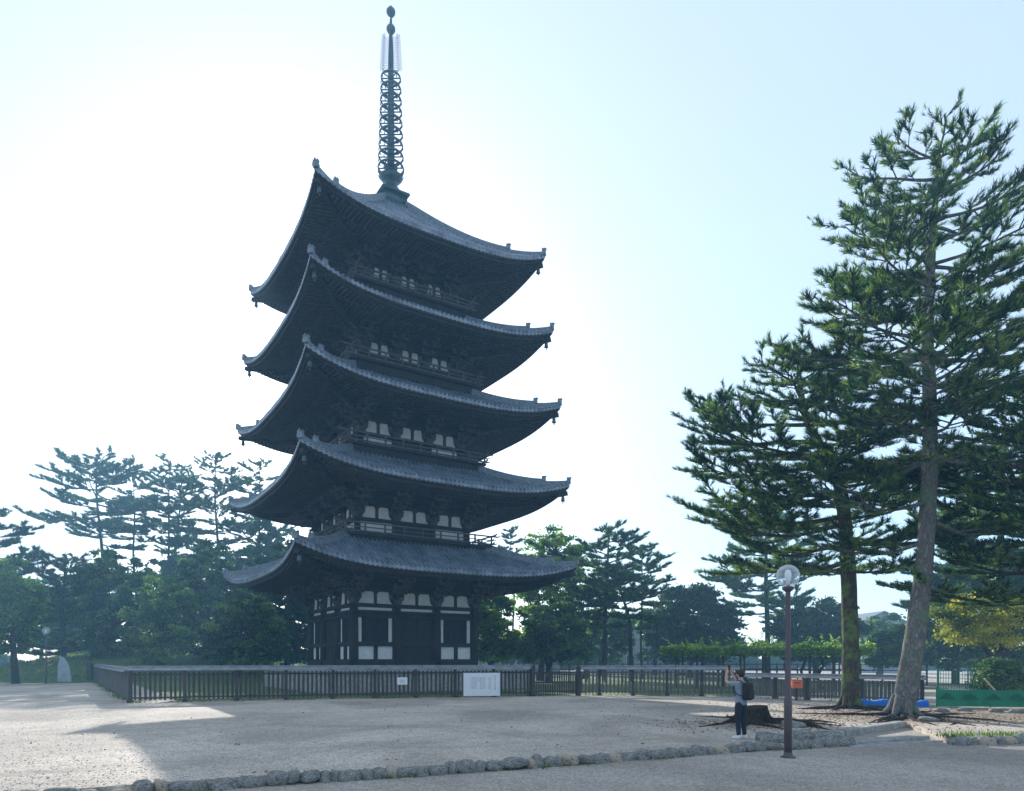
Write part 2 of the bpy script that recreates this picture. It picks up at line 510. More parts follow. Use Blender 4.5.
for st in range(5):
    b, E, H = BODY[st], EAVE[st], HALF[st]
    zt = E - 1.78 + (0, 0.05, 0.28, 0.42, 0.48)[st]                                  # column head / wall plate
    fl = 1.362 if st == 0 else EAVE[st - 1] + 2.62 + (0, 0, .26, .36, .42)[st]   # floor
    W = MB()
    W.box((0, 0, (fl + zt) / 2), (b - 0.12, b - 0.12, (zt - fl) / 2))
    W.box((0, 0, (zt + E + 0.9) / 2 + 0.002), (b - 0.16, b - 0.16, (E + 0.9 - zt) / 2))
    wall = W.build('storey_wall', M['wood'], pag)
    bay = 2 * b / 3
    B = MB()
    for k in range(4):
        B.m = Matrix.Rotation(k * pi / 2, 4, 'Z')
        B.box((0, -b - 0.02, zt - 0.09), (b + 0.28, 0.17, 0.09))          # wall plate
        if st == 0:
            B.box((0, -b - 0.01, zt - 0.52), (b + 0.05, 0.12, 0.09))
            B.box((0, -b - 0.01, 1.68), (b + 0.16, 0.20, 0.31))
            B.box((0, -b - 0.02, 3.02), (b + 0.22, 0.16, 0.12))
            B.box((0, -b - 0.02, zt - 0.78), (b + 0.24, 0.19, 0.10))
            for s in (-1, 1):
                B.box((s * bay, -b - 0.03, 2.44), (0.10, 0.10, 0.45))
        else:
            B.box((0, -b - 0.02, fl + 0.12), (b + 0.15, 0.16, 0.12))
        B.box((0, -b - 1.55, zt + 1.62), (b + 1.7, 0.10, 0.12))           # eave purlin
        B.box((0, -b - 0.52, zt + 0.94), (b + 0.9, 0.06, 0.08))
        B.box((0, -b - 1.04, zt + 1.28), (b + 1.3, 0.06, 0.08))
    B.m = None
    B.build('wall_beam', M['wood'], wall)
    for k in range(4):
        R4 = Matrix.Rotation(k * pi / 2, 4, 'Z')
        # columns
        for i in range(3):
            c = MB()
            p = R4 @ Vector((-b + i * bay, -b, 0))
            if st == 0:
                c.lathe([(0.30, 1.365), (0.30, 3), (0.27, zt - 0.222)], 14, (p.x, p.y, 0))
            else:
                c.lathe([(0.22, fl + 0.01), (0.20, zt - 0.222)], 12, (p.x, p.y, 0))
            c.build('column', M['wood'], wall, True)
            # bracket cluster at the column head
            o = bpy.data.objects.new('bracket_cluster', BR_COR if i == 0 else BR_MID)
            COL.objects.link(o)
            o.parent = wall
            o.location = (p.x, p.y, zt)
            o.rotation_euler = (0, 0, k * pi / 2 - (pi / 2 if i == 0 else 0))
        # white plaster between the bracket clusters, with a strut in the middle of each bay
        for i in range(3):
            cx = -b + (i + 0.5) * bay
            hw = bay / 2
            for s in (-1, 1):
                m = MB(); m.m = R4
                xo, xi = hw - 0.22, 0.10
                poly = [(xi, 0.03)]
                for t in np.linspace(0, 1, 7):
                    ang = t * pi / 2
                    poly.append((xo - 0.30 * sin(ang), 0.03 + 0.60 * (1 - cos(ang))))
                poly += [(max(xi + .12, xo - 0.36), 0.80), (xi, 0.80)]
                poly = [(cx + s * a, zt + h) for a, h in poly]
                if s < 0:
                    poly = poly[::-1]
                m.prism(poly, 'y', -b + 0.11, -b + 0.06)
                m.build('plaster_panel', M['plaster'], wall)
            m = MB(); m.m = R4
            m.box((cx, -b + 0.02, zt + 0.34), (0.075, 0.08, 0.34))
            m.taper((cx, -b + 0.02), (0.12, 0.12), (0.18, 0.16), zt + 0.683, zt + 0.82)
            m.box((cx, -b - 0.02, zt + 0.92), (0.55, 0.09, 0.08))
            m.build('strut', M['wood_grey'], wall)
        if st == 0:
            for i in range(3):
                cx = -b + (i + 0.5) * bay
                hw = bay / 2 - 0.30
                wall_panel(wall, 'plaster_panel', M['plaster'], k, cx - hw, cx + hw, -b + 0.09, zt - 0.42, zt - 0.24)
                if i != 1:
                    for s in (-1, 1):
                        wall_panel(wall, 'plaster_panel', M['plaster'], k, cx + s * hw, cx + s * (hw - 0.24), -b + 0.09, 3.15, zt - 0.90)
                        xa, xb = cx + s * 0.12, cx + s * (hw + 0.02)
                        wall_panel(wall, 'plaster_panel', M['plaster'], k, xa, xb, -b + 0.07, 2.02, 2.86)
                    w = MB(); w.m = R4
                    ww = hw - 0.30
                    w.box((cx, -b + 0.10, (3.15 + zt - 0.9) / 2), (ww, 0.02, (zt - 0.9 - 3.15) / 2))
                    nbar = 15
                    for j in range(nbar):
                        xx = cx - ww + (j + 0.5) * 2 * ww / nbar
                        w.box((xx, -b + 0.055, (3.15 + zt - 0.9) / 2), (0.028, 0.022, (zt - 0.9 - 3.15) / 2))
                    w.build('lattice_window', M['wood'], wall)
                else:
                    w = MB(); w.m = R4
                    for s in (-1, 1):
                        w.box((cx + s * hw * 0.5, -b + 0.085, (2.0 + zt - 0.9) / 2), (hw * 0.5 - 0.01, 0.04, (zt - 0.9 - 2.0) / 2))
                        for zz in (2.15, 2.9, 3.9, zt - 1.05):
                            w.box((cx + s * hw * 0.5, -b + 0.035, zz), (hw * 0.5 - 0.04, 0.02, 0.06))
                    w.build('double_door', M['wood'], wall)
        else:
            for i in (0, 2):
                cx = -b + (i + 0.5) * bay
                hw = bay / 2 - 0.26
                wall_panel(wall, 'plaster_panel', M['plaster'], k, cx - hw, cx + hw, -b + 0.09, fl + 0.32, zt - 0.22)
            w = MB(); w.m = R4
            w.box((0, -b + 0.085, (fl + 0.26 + zt - 0.22) / 2), (bay / 2 - 0.24, 0.03, (zt - 0.48 - fl) / 2))
            w.build('double_door', M['wood'], wall)

    # ---------------- roof
    rt = (BODY[st + 1] + 0.60) if st < 4 else 0.85
    rise = 2.45 if st < 4 else 5.8
    T = MB()
    pitch = 0.30
    nrow = int(2 * H / pitch)
    prof = []
    for j in range(nrow):
        x0 = -H + (j + 0.5) * 2 * H / nrow
        w = H / nrow
        for t, hh in ((-1.0, 0.0), (-0.45, 0.0), (-0.42, 0.07), (-0.2, 0.125), (0.2, 0.125), (0.42, 0.07), (0.45, 0.0)):
            prof.append((x0 + t * w, hh))
    prof.append((H, 0.0))
    NT = 12
    for k in range(4):
        T.m = Matrix.Rotation(k * pi / 2, 4, 'Z')
        vs, fs = [], []
        for x, hh in prof:
            de = eave_d(x, H)
            di = max(abs(x), rt)
            for j in range(NT + 1):
                t = j / NT
                d = de + (di - de) * t if de > di else de
                z = zroof(st, x, d, H, E, rt, rise) + hh + 0.012 * ((j % 2) * 2 - 1) + 0.02 * sin(x * 3.1 + st) * sin(d * 2.3 + k)
                vs.append((x, -d, z))
        nc = len(prof)
        for i in range(nc - 1):
            for j in range(NT):
                a = i * (NT + 1) + j
                fs.append((a, a + NT + 1, a + NT + 2, a + 1))
        # edge drop of the eave tiles
        base = len(vs)
        for x, hh in prof:
            de = eave_d(x, H)
            z = E + LIFT * (abs(x) / H) ** 3.6
            vs.append((x, -de + 0.005, z - 0.06 - (0.05 if hh > 0.06 else 0.0)))
        for i in range(nc - 1):
            fs.append((i * (NT + 1), base + i, base + i + 1, (i + 1) * (NT + 1)))
        T.add(vs, fs)
    T.m = None
    roof = T.build('roof', M['tile'], pag, False)
    # eave underside: board layers and soffit
    S = MB()
    for k in range(4):
        S.m = Matrix.Rotation(k * pi / 2, 4, 'Z')
        vs, fs = [], []
        nx = 49
        rows = [(0.03, -0.06), (0.05, -0.20), (0.16, -0.205), (0.18, -0.36), (0.34, -0.365), (0.36, -0.30)]
        def soff(x, d):
            return E - 0.33 + 0.15 * (H - d) + LIFT * (abs(x) / H) ** 3.6
        cols = []
        for i in range(nx):
            x = H * (-1 + 2 * i / (nx - 1))
            x = math.copysign(abs(x / H) ** 0.85 * H, x)
            de = eave_d(x, H)
            L = LIFT * (abs(x) / H) ** 3.6
            for dd, dz in rows:
                vs.append((x * (1 - dd / H), -(de - dd), E + L + dz))
            inner = max(b - 0.2, abs(x))
            for t in (0.25, 0.5, 0.75, 1.0):
                d = (de - 0.36) + (inner - (de - 0.36)) * t
                if d > de - 0.36: d = de - 0.36
                vs.append((x * (1 - 0.36 / H), -d, soff(x, d)))
        nr = len(rows) + 4
        for i in range(nx - 1):
            for j in range(nr - 1):
                a = i * nr + j
                fs.append((a, a + 1, a + nr + 1, a + nr))
        S.add(vs, fs)
    S.m = None
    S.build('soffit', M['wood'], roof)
    for k in range(4):
        Rf = MB()
        Rf.m = Matrix.Rotation(k * pi / 2, 4, 'Z')
        n = int(2 * H / 0.27)
        for j in range(n):
            x = -H + (j + 0.5) * 2 * H / n
            de = eave_d(x, H)
            L = LIFT * (abs(x) / H) ** 3.6
            d0, d1 = de - 0.30, de - 2.1
            if abs(x) < d0 - 0.05:
                dd = max(d1, abs(x))
                Rf.beam((x, -d0, E + L - 0.40 + 0.15 * (H - d0) - 0.02), (x, -dd, E + L - 0.40 + 0.15 * (H - dd) - 0.02), 0.10, 0.11)
            d0, d1 = de - 1.75, b - 0.1
            if abs(x) < d0 - 0.05:
                dd = max(d1, abs(x))
                Rf.beam((x, -d0, E + L - 0.56 + 0.15 * (H - d0)), (x, -dd, E + L - 0.56 + 0.15 * (H - dd)), 0.12, 0.14)
        # the board that carries the flying rafters
        pr = None
        for i in range(33):
            x = (H - 1.9) * (-1 + 2 * i / 32)
            de = eave_d(x, H)
            L = LIFT * (abs(x) / H) ** 3.6
            p = (x, -(de - 1.78), E + L - 0.44 + 0.15 * 1.9)
            if pr: Rf.beam(pr, p, 0.12, 0.13)
            pr = p
        Rf.build('rafters', M['wood_grey'], roof)
    # hip ridges, hip rafters, ornaments and bells at each corner
    for k in range(4):
        R4 = Matrix.Rotation(k * pi / 2, 4, 'Z')
        hr = MB(); hr.m = R4
        pts = []
        for j in range(17):
            d = H - 0.1 + (rt + 0.05 - H) * j / 16
            pts.append((d, -d, zroof(st, d, d, H, E, rt, rise)))
        for j in range(16):
            a, c = Vector(pts[j]), Vector(pts[j + 1])
            hh = 0.16 if j < 4 else 0.30
            a.z += hh / 2; c.z += hh / 2
            hr.beam(a, c, 0.26, hh + 0.05)
            a.z += hh / 2 + 0.08; c.z += hh / 2 + 0.08
            hr.tube([a, c], 0.11, 7)
        hr.build('hip_ridge', M['tile_end'], roof)
        for jj, sz in ((0, 0.7), (4, 0.62)):
            og = MB(); og.m = R4
            p = Vector(pts[jj])
            dd = Vector((1, -1, 0)).normalized()
            lat = Vector((1, 1, 0)).normalized()
            zb = p.z + (0.1 if jj == 0 else 0.28)
            q = p + dd * 0.05
            # shield shaped end tile, horns and a curled tip
            sh = [(-0.22, 0), (0.22, 0), (0.26, 0.22), (0.19, 0.42), (0.24, 0.60), (0.10, 0.50), (0, 0.56), (-0.10, 0.50), (-0.24, 0.60), (-0.19, 0.42), (-0.26, 0.22)]
            vs = []
            for off in (-0.13, 0.13):
                for a, c in sh:
                    w = q + lat * (a * sz) + dd * off
                    vs.append((w.x, w.y, zb + c * sz))
            n = len(sh)
            og.add(vs, [tuple(range(n)), tuple(range(n, 2 * n))[::-1]] + [(i, i + n, (i + 1) % n + n, (i + 1) % n) for i in range(n)])
            tp = [q + dd * (0.05 + 0.1 * t) + Vector((0, 0, zb - q.z + (0.42 + 0.2 * t) * sz)) for t in (0, 0.5, 0.9, 1.2)]
            og.tube(tp, [0.09, 0.075, 0.06, 0.03], 6)
            og.build('ridge_end_ornament', M['tile_end'], roof)
        hf = MB(); hf.m = R4
        for (d0, d1, dz, w, h) in ((H - 0.12, b, -0.52, 0.26, 0.26), (H - 1.9, b - 0.2, -0.86, 0.30, 0.3)):
            pr = None
            for j in range(9):
                d = d0 + (d1 - d0) * j / 8
                p = (d, -d, E + dz + 0.15 * (H - d) + LIFT * (d / H) ** 3.6)
                if pr: hf.beam(pr, p, w, h)
                pr = p
        hf.build('hip_rafter', M['wood'], roof)
        bl = MB()
        p = R4 @ Vector((H - 0.35, -(H - 0.35), E + LIFT - 0.55))
        bl.lathe([(0.015, 0.0), (0.015, -0.16), (0.07, -0.18), (0.11, -0.26), (0.12, -0.45), (0.155, -0.54), (0.02, -0.50)], 10, p)
        bl.lathe([(0.012, -0.50), (0.012, -0.58), (0.05, -0.60), (0.05, -0.68), (0.0, -0.69)], 6, p)
        bl.build('wind_bell', M['bronze'], roof, True)
    # balcony
    if st > 0:
        r = b + 1.36
        Bm = MB()
        Bm.box((0, 0, fl - 0.10), (r, r, 0.07))
        Bm.box((0, 0, fl - 0.42), (r - 0.30, r - 0.30, 0.24))
        bal = Bm.build('balcony', M['wood'], pag)
        for k in range(4):
            rl = MB(); rl.m = Matrix.Rotation(k * pi / 2, 4, 'Z')
            for zz, w, ex in ((fl + 0.08, 0.09, 0.15), (fl + 0.34, 0.06, 0.12), (fl + 0.62, 0.09, 0.42)):
                rl.box((0, -r + 0.1, zz), (r + ex - 0.02 * k % 2, w / 2, w / 2))
                for s in (-1, 1):
                    rl.beam((s * (r + ex), -r + 0.1, zz), (s * (r + ex + 0.18), -r + 0.1, zz + 0.07), w * 0.9, w * 0.9)
            npst = 9
            for i in range(npst):
                x = (-r + 0.1) + i * 2 * (r - 0.1) / (npst - 1)
                rl.box((x, -r + 0.1, fl + 0.29), (0.05, 0.045, 0.28))
            rl.build('railing', M['rail'], bal)

# ---------------- finial
f = MB()
zb = 34.5
f.taper((0, 0), (1.15, 1.15), (1.02, 1.02), zb - 0.35, zb + 0.18)
f.taper((0, 0), (0.92, 0.92), (0.88, 0.88), zb + 0.183, zb + 0.95)
f.taper((0, 0), (1.04, 1.04), (1.04, 1.04), zb + 0.953, zb + 1.10)
f.lathe([(0.80, zb + 1.10), (0.78, zb + 1.3), (0.62, zb + 1.6), (0.40, zb + 1.78), (0.36, zb + 1.95), (0.62, zb + 2.15), (0.86, zb + 2.42), (0.84, zb + 2.50), (0.3, zb + 2.52)], 20)
f.lathe([(0.28, zb + 2.5), (0.25, 40.5), (0.21, 44.0), (0.19, 46), (0.12, 47.4), (0.07, 49.0)], 14)
fin = f.build('finial', M['bronze'], pag, True)
for i in range(9):
    z = 37.65 + i * 0.815
    R = 0.93 - 0.027 * i
    m = MB()
    n = 32
    pr = [(R, z - 0.07), (R + 0.02, z), (R, z + 0.08), (R - 0.06, z + 0.08), (R - 0.06, z - 0.07)]
    vs, fs = [], []
    for a in range(n):
        t = 2 * pi * a / n
        for rr, zz in pr:
            vs.append((rr * cos(t), rr * sin(t), zz))
    for a in range(n):
        for j in range(5):
            c = (a + 1) % n
            fs.append((a * 5 + j, c * 5 + j, c * 5 + (j + 1) % 5, a * 5 + (j + 1) % 5))
    m.add(vs, fs)
    for a in range(8):
        t = 2 * pi * a / 8 + 0.2
        m.beam((0.2 * cos(t), 0.2 * sin(t), z), ((R - 0.04) * cos(t), (R - 0.04) * sin(t), z), 0.05, 0.07)
        m.lathe([(0.01, 0.0), (0.03, -0.10), (0.045, -0.2), (0.0, -0.2)], 5, ((R) * cos(t), (R) * sin(t), z - 0.1))
    m.build('finial_ring', M['bronze'], fin, True)
for a in range(8):                                   # upright lotus petals on the basin
    t = 2 * pi * a / 8
    m = MB()
    c, s_ = cos(t), sin(t)
    vs = []
    for off in (0.0, 0.03):
        for w, r_, z in ((-0.14, 0.80, 0), (0.14, 0.80, 0), (0.12, 0.92, 0.28), (0, 1.02, 0.52), (-0.12, 0.92, 0.28)):
            rr = r_ + off
            vs.append((rr * c - w * s_, rr * s_ + w * c, zb + 2.42 + z))
    m.add(vs, [(0, 1, 2, 3, 4), (9, 8, 7, 6, 5), (0, 5, 6, 1), (1, 6, 7, 2), (2, 7, 8, 3), (3, 8, 9, 4), (4, 9, 5, 0)])
    m.build('lotus_petal', M['bronze'], fin)
rng = random.Random(5)
for a in range(4):                                   # pierced water-flame plates
    t = a * pi / 2 - PTH
    m = MB()
    m.m = Matrix.Rotation(t, 4, 'Z')
    z0, z1 = 44.6, 47.5
    outer = []
    for j in range(24):
        u = j / 23
        w = 0.36 + 0.40 * sin(pi * min(1, u * 1.15)) ** 0.7 * (1 - 0.45 * u)
        outer.append((w, 0, z0 + (z1 - z0) * u))
    m.tube(outer[:3], 0.025, 4)
    for j in range(16):
        u = 0.03 + 0.92 * j / 16
        w = 0.70 - 0.16 * u - 0.3 * max(0, u - 0.8) + 0.05 * (j % 2)
        zc = z0 + (z1 - z0) * u
        m.tube([(0.10, 0, zc - 0.05), (w * 0.6, 0, zc - 0.10), (w * 0.95, 0, zc + 0.12), (w * 0.7, 0, zc + 0.24)], 0.028, 4)
        m.tube([(w, 0, zc), (w + 0.07, 0, zc + 0.1), (w + 0.03, 0, zc + 0.2)], 0.018, 4)
    m.build('water_flame', M['bronze'], fin)
for zc, r_ in ((47.75, 0.32), (49.0, 0.32)):
    m = MB()
    m.lathe([(0.05, -0.42), (0.12, -0.36), (0.2, -0.3), (r_, -0.1), (r_, 0.08), (0.2, 0.25), (0.08, 0.38), (0.01, 0.5)], 16, (0, 0, zc))
    m.build('finial_jewel', M['bronze'], fin, True)
# ------------------------------------------------------------------ trees
def unit(a):
    return a / (np.linalg.norm(a, axis=-1, keepdims=True) + 1e-9)

def needles(P, D, S, n, rs, spread=0.9, wid=0.10):
    """tufts of n needle blades each at P pointing to D with length S -> tri verts, tint"""
    P = np.repeat(P, n, 0); D0 = np.repeat(D, n, 0); S = np.repeat(S, n, 0)[:, None]
    R = rs.normal(size=P.shape)
    d = unit(D0 + spread * unit(R) * rs.uniform(0.3, 1.0, (len(P), 1)))
    side = unit(np.cross(d, rs.normal(size=P.shape)))
    base = P - D0 * S * rs.uniform(0.0, 0.6, (len(P), 1))
    w = S * wid
    L = S * rs.uniform(0.7, 1.15, (len(P), 1))
    v = np.stack([base + side * w, base - side * w, base + d * L], 1).reshape(-1, 3)
    return v

def leaves(P, S, rs, up=0.6):
    n = len(P)
    nrm = unit(rs.normal(size=(n, 3)) + np.array([0, 0, up]))
    a = unit(np.cross(nrm, rs.normal(size=(n, 3))))
    b = np.cross(nrm, a)
    S = S[:, None]
    return np.stack([P + a * S, P + b * S * 0.55, P - a * S, P - b * S * 0.55], 1).reshape(-1, 3)

class Wood:
    def __init__(s): s.mb = MB()
    def path(s, pts, r0, r1, n=5):
        k = len(pts)
        s.mb.tube(pts, [r0 + (r1 - r0) * i / (k - 1) for i in range(k)], n, cap=False)

def interp_path(path, t):
    f = t * (len(path) - 1)
    i = min(int(f), len(path) - 2)
    a = f - i
    return path[i] * (1 - a) + path[i + 1] * a

def rot2(d, ang):
    c, s = cos(ang), sin(ang)
    return np.array([d[0] * c - d[1] * s, d[0] * s + d[1] * c, d[2]])

def pine(name, loc, trunk, radii, crown0, Rf, nlimb, seed, mat='needle_far', bark='bark_dark',
         tuft=0.22, nn=11, dens=1.0, side_gap=0.42, rough_trunk=0.0, azf=None, ntr=10, extra=(), droop=0.12,
         rise0=0.06, rise1=0.42, zvar=0.10, wobv=0.35, whorl=0, wid=0.10, top_up=0.75, labels=None, parent_fn=None, bare=0.28):
    """trunk: local points; Rf(h01, az) -> limb length, h01 = 0 crown base .. 1 top"""
    rs = np.random.RandomState(seed)
    trunk = [np.array(p, float) for p in trunk]
    root = empty(name, loc)
    # resample trunk
    dense = []
    K = max(14, len(trunk) * 5)
    for i in range(K):
        t = i / (K - 1)
        dense.append(interp_path(trunk, t))
    for _ in range(3):
        dense = [dense[0]] + [(dense[i - 1] + 2 * dense[i] + dense[i + 1]) / 4 for i in range(1, K - 1)] + [dense[-1]]
    rr = [np.interp(i / (K - 1), np.linspace(0, 1, len(radii)), radii) for i in range(K)]
    tm = MB()
    tm.tube(dense, rr, ntr, jit=(lambda i, k: rough_trunk * rs.uniform(-1, 1)))
    if rough_trunk:                              # root flare
        for j in range(7):
            a = j * 2 * pi / 7 + rs.uniform(-.3, .3)
            R = rr[0]
            d = np.array([cos(a), sin(a), 0])
            p0 = d * R * 0.5 + np.array([0, 0, 0.75])
            tm.tube([p0, d * R * 0.85 + np.array([0, 0, 0.3]), d * R * 1.35 + np.array([0, 0, 0.08]), d * R * rs.uniform(1.9, 3.0) + np.array([0, 0, -0.06])],
                    [R * 0.3, R * 0.36, R * 0.24, 0.03], 7)
    tm.build('trunk', M[bark], root, True)
    zs = np.array([p[2] for p in dense])
    ztop = zs[-1]
    def tpos(z):
        i = int(np.clip(np.searchsorted(zs, z) - 1, 0, K - 2))
        a = np.clip((z - zs[i]) / max(1e-6, zs[i + 1] - zs[i]), 0, 1)
        return dense[i] * (1 - a) + dense[i + 1] * a
    wd = Wood()
    TP, TD, TC = [], [], []
    limbs = []
    az = rs.uniform(0, 2 * pi)
    for i in range(nlimb):
        h = (i + rs.uniform(0.1, 0.9)) / nlimb
        if whorl:
            h = ((i // whorl) * whorl + whorl * (0.5 + rs.uniform(-0.2, 0.2))) / nlimb
        h = min(0.995, h) ** 0.92
        az += 2.399 + rs.uniform(-0.45, 0.45)
        a2 = azf(az, rs) if azf else az
        L = Rf(h, a2) * rs.uniform(0.72, 1.12)
        z = crown0 + (ztop - crown0) * h
        limbs.append((z, a2, L, h))
    for z, a2, L in extra:
        limbs.append((z, a2, L, (z - crown0) / (ztop - crown0)))
    for z, a2, L, h in limbs:
        if L < 0.25: continue
        p0 = tpos(z)
        d = np.array([cos(a2), sin(a2), 0.0])
        sl = rise0 + rise1 * max(0, h) ** 2.2 + rs.uniform(-zvar, zvar * 1.2)
        path = []
        wob = rs.uniform(-wobv, wobv); zw = rs.uniform(-1, 1) * 0.05; zp = rs.uniform(0, 6)
        n = 7
        for j in range(n + 1):
            t = j / n
            dd = rot2(d, wob * t * sin(t * 3))
            path.append(p0 + dd * (L * t) + np.array([0, 0, L * (sl * t - droop * 2.2 * t * (1 - h) * (1 - t * 0.6) ) + 0.12 * L * t * t * t + zw * L * sin(t * 6 + zp) * t]))
        r0 = 0.012 * L + 0.02 if L > 1 else 0.03
        wd.path(path, r0 * 1.35, 0.02, 6)
        # side branches
        s = bare * L
        sidek = 1
        while s < L:
            t = s / L
            q = interp_path(path, t)
            tl = min(1.0, t + 0.05)
            ax = unit(interp_path(path, tl) - interp_path(path, max(0, t - 0.05)))
            ll = (0.22 + 0.34 * (1 - t)) * L * rs.uniform(0.6, 1.15) * (0.55 + 0.9 * min(1, (t - bare) * 3 + 0.2)) + 0.22
            ll = min(ll, 2.6)
            ang = rs.uniform(0.75, 1.25) * sidek
            sidek = -sidek
            sd = unit(rot2(ax, ang) * np.array([1, 1, 0.6]) + np.array([0, 0, rs.uniform(-0.06, 0.16)]))
            sp = [q + sd * (ll * u) + np.array([0, 0, 0.10 * ll * u * u]) for u in (0, 0.35, 0.7, 1.0)]
            wd.path(sp, 0.010 * ll + 0.014, 0.008, 4)
            nt_ = max(2, int(ll / (0.20 / dens)))
            for u in rs.uniform(0.22, 1.05, nt_):
                c = interp_path(sp, min(1, u))
                td = unit(rot2(sd, rs.uniform(-1.3, 1.3)) + np.array([0, 0, rs.uniform(-0.05, 0.42)]))
                tl2 = rs.uniform(0.18, 0.50) * (0.6 + 0.25 * L / 4)
                m_ = max(2, int(tl2 / (tuft * 0.5)))
                for w_ in np.linspace(0.35, 1.0, m_):
                    TP.append(c + td * tl2 * w_)
                    TD.append(unit(td + np.array([0, 0, top_up * 0.5])))
            s += side_gap * rs.uniform(0.6, 1.3)
        # tip tufts
        for u in np.linspace(0.7, 1.0, 6):
            TP.append(interp_path(path, u) + rs.normal(size=3) * 0.05)
            TD.append(unit(unit(path[-1] - path[-2]) + np.array([0, 0, 0.5])))
    for z_ in np.linspace(ztop - 1.2, ztop + 0.1, 14):
        for _ in range(3):
            TP.append(tpos(min(z_, ztop)) + np.array([rs.normal() * 0.12, rs.normal() * 0.12, 0]))
            TD.append(unit(np.array([rs.normal() * 0.4, rs.normal() * 0.4, 1.0])))
    wd.mb.build('limbs', M[bark], root, True)
    P, D = np.array(TP), np.array(TD)
    # twigs under every third tuft are left to the needles themselves
    S = rs.uniform(0.75, 1.25, len(P)) * tuft
    v = needles(P, D, S, nn, rs, wid=wid)
    tint = np.repeat(rs.uniform(0, 1, len(P)), nn)
    crown = np_mesh('crown', v, 3, M[mat], root, tint)
    return root

def broad(name, loc, trunk_h, r0, lobes, seed, mat='leaf_mid', bark='bark_dark', nleaf=16000, size=0.14, lean=(0, 0), hollow=0.55, nb=None, fork=0.25, sub=7):
    """lobes: list of (x, y, z, rx, ry, rz) foliage masses, each reached by its own limb"""
    rs = np.random.RandomState(seed)
    root = empty(name, loc)
    tw = MB()
    top = np.array([lean[0], lean[1], trunk_h])
    tw.tube([(0, 0, -0.1), top * 0.3 + np.array([rs.uniform(-.1, .1), 0, 0]), top * 0.65, top], [r0 * 1.25, r0, r0 * 0.85, r0 * 0.7], 9)
    tw.build('trunk', M[bark], root, True)
    wd = Wood()
    tot = sum(l[3] * l[4] + l[3] * l[5] for l in lobes)
    Ps = []
    for (x, y, z, rx, ry, rz) in lobes:
        c = np.array([x, y, z], float)
        st = top * (1 - fork * rs.uniform(0, 1))
        mid = (st + c) / 2 + np.array([rs.uniform(-.4, .4), rs.uniform(-.4, .4), -0.05 * np.linalg.norm(c - st)])
        wd.path([st, st * 0.5 + mid * 0.5, mid, mid * 0.4 + c * 0.6, c], r0 * 0.5, 0.05, 6)
        k = int(nleaf * (rx * ry + rx * rz) / tot)
        ns = max(sub, int(sub * rx))
        cen = unit(rs.normal(size=(ns, 3))) * rs.uniform(hollow, 1.0, (ns, 1)) * np.array([rx, ry, rz]) + c
        for q in cen:
            wd.path([mid * 0.3 + c * 0.7, (c + q) / 2 + rs.normal(size=3) * 0.15, q], 0.05, 0.015, 4)
        rad = 0.40 * (rx * ry * rz) ** (1 / 3) * rs.uniform(0.6, 1.3, ns)
        idx = rs.randint(0, ns, k)
        g = rs.normal(size=(k, 3))
        g = unit(g) * rs.uniform(0.2, 1.0, (k, 1)) ** 0.6
        g[:, 2] *= 0.55
        Ps.append(cen[idx] + g * rad[idx][:, None])
    wd.mb.build('limbs', M[bark], root, True)
    P = np.concatenate(Ps)
    S = rs.uniform(0.6, 1.3, len(P)) * size
    v = leaves(P, S, rs)
    np_mesh('crown', v, 4, M[mat], root, rs.uniform(0, 1, len(P)))
    return root

def lobes_rand(seed, n, x0, x1, z0, z1, depth, r):
    rs = np.random.RandomState(seed)
    out = []
    for _ in range(n):
        z = rs.uniform(z0, z1)
        q = (z - z0) / max(1e-3, z1 - z0)
        k = 1 - 0.55 * q * q
        cx = (x0 + x1) / 2
        out.append((cx + (rs.uniform(x0, x1) - cx) * k, rs.uniform(-depth, depth) * k, z, r * rs.uniform(0.7, 1.3), r * rs.uniform(0.7, 1.3), r * rs.uniform(0.5, 0.8)))
    return out

# ---- the two big pines on the right
def tr(px_list, Y, base):
    """trunk points from pixel positions at a given depth, local to base"""
    out = []
    for px, py, dy in px_list:
        yy = Y + dy
        out.append((atY(px, yy) - base[0], dy, zat(py, yy) - base[2]))
    return out

A0 = at(902, 716)
YA = A0[1]
trunkA = tr([(902, 718, 0), (913, 650, 0), (924, 570, 0), (930, 480, 0.1), (930, 400, 0.2), (927, 330, 0.3), (931, 250, 0.4), (935, 205, 0.4), (939, 148, 0.4)], YA, A0)
def RA(h, az):
    base = np.interp(h, [0, 0.15, 0.35, 0.6, 0.8, 0.92, 1.0], [4.0, 5.0, 4.9, 4.2, 3.4, 2.6, 1.5])
    return base * (1.0 + 0.22 * cos(az) * (1 - h)) * (1 - 0.45 * max(0, -sin(az)))
rA = pine('pine_tree', A0, trunkA, [0.40, 0.34, 0.29, 0.26, 0.23, 0.19, 0.15, 0.1, 0.03], 8.6, RA, 56, 11, 'needle_near', 'bark_bole', tuft=0.25, nn=15,
          dens=2.1, side_gap=0.27, rough_trunk=0.05, ntr=18, extra=[(6.2, 2.9, 3.0), (7.0, 0.3, 4.5), (7.6, 3.6, 3.4), (9.5, 2.6, 4.8), (10.5, 4.0, 5.0)], wid=0.05, rise0=0.0, rise1=0.38, whorl=4, wobv=0.5)
tag(rA, 'tallest pine, its bare grey trunk leaning right from beside the blue tarpaulin', 'pine tree')

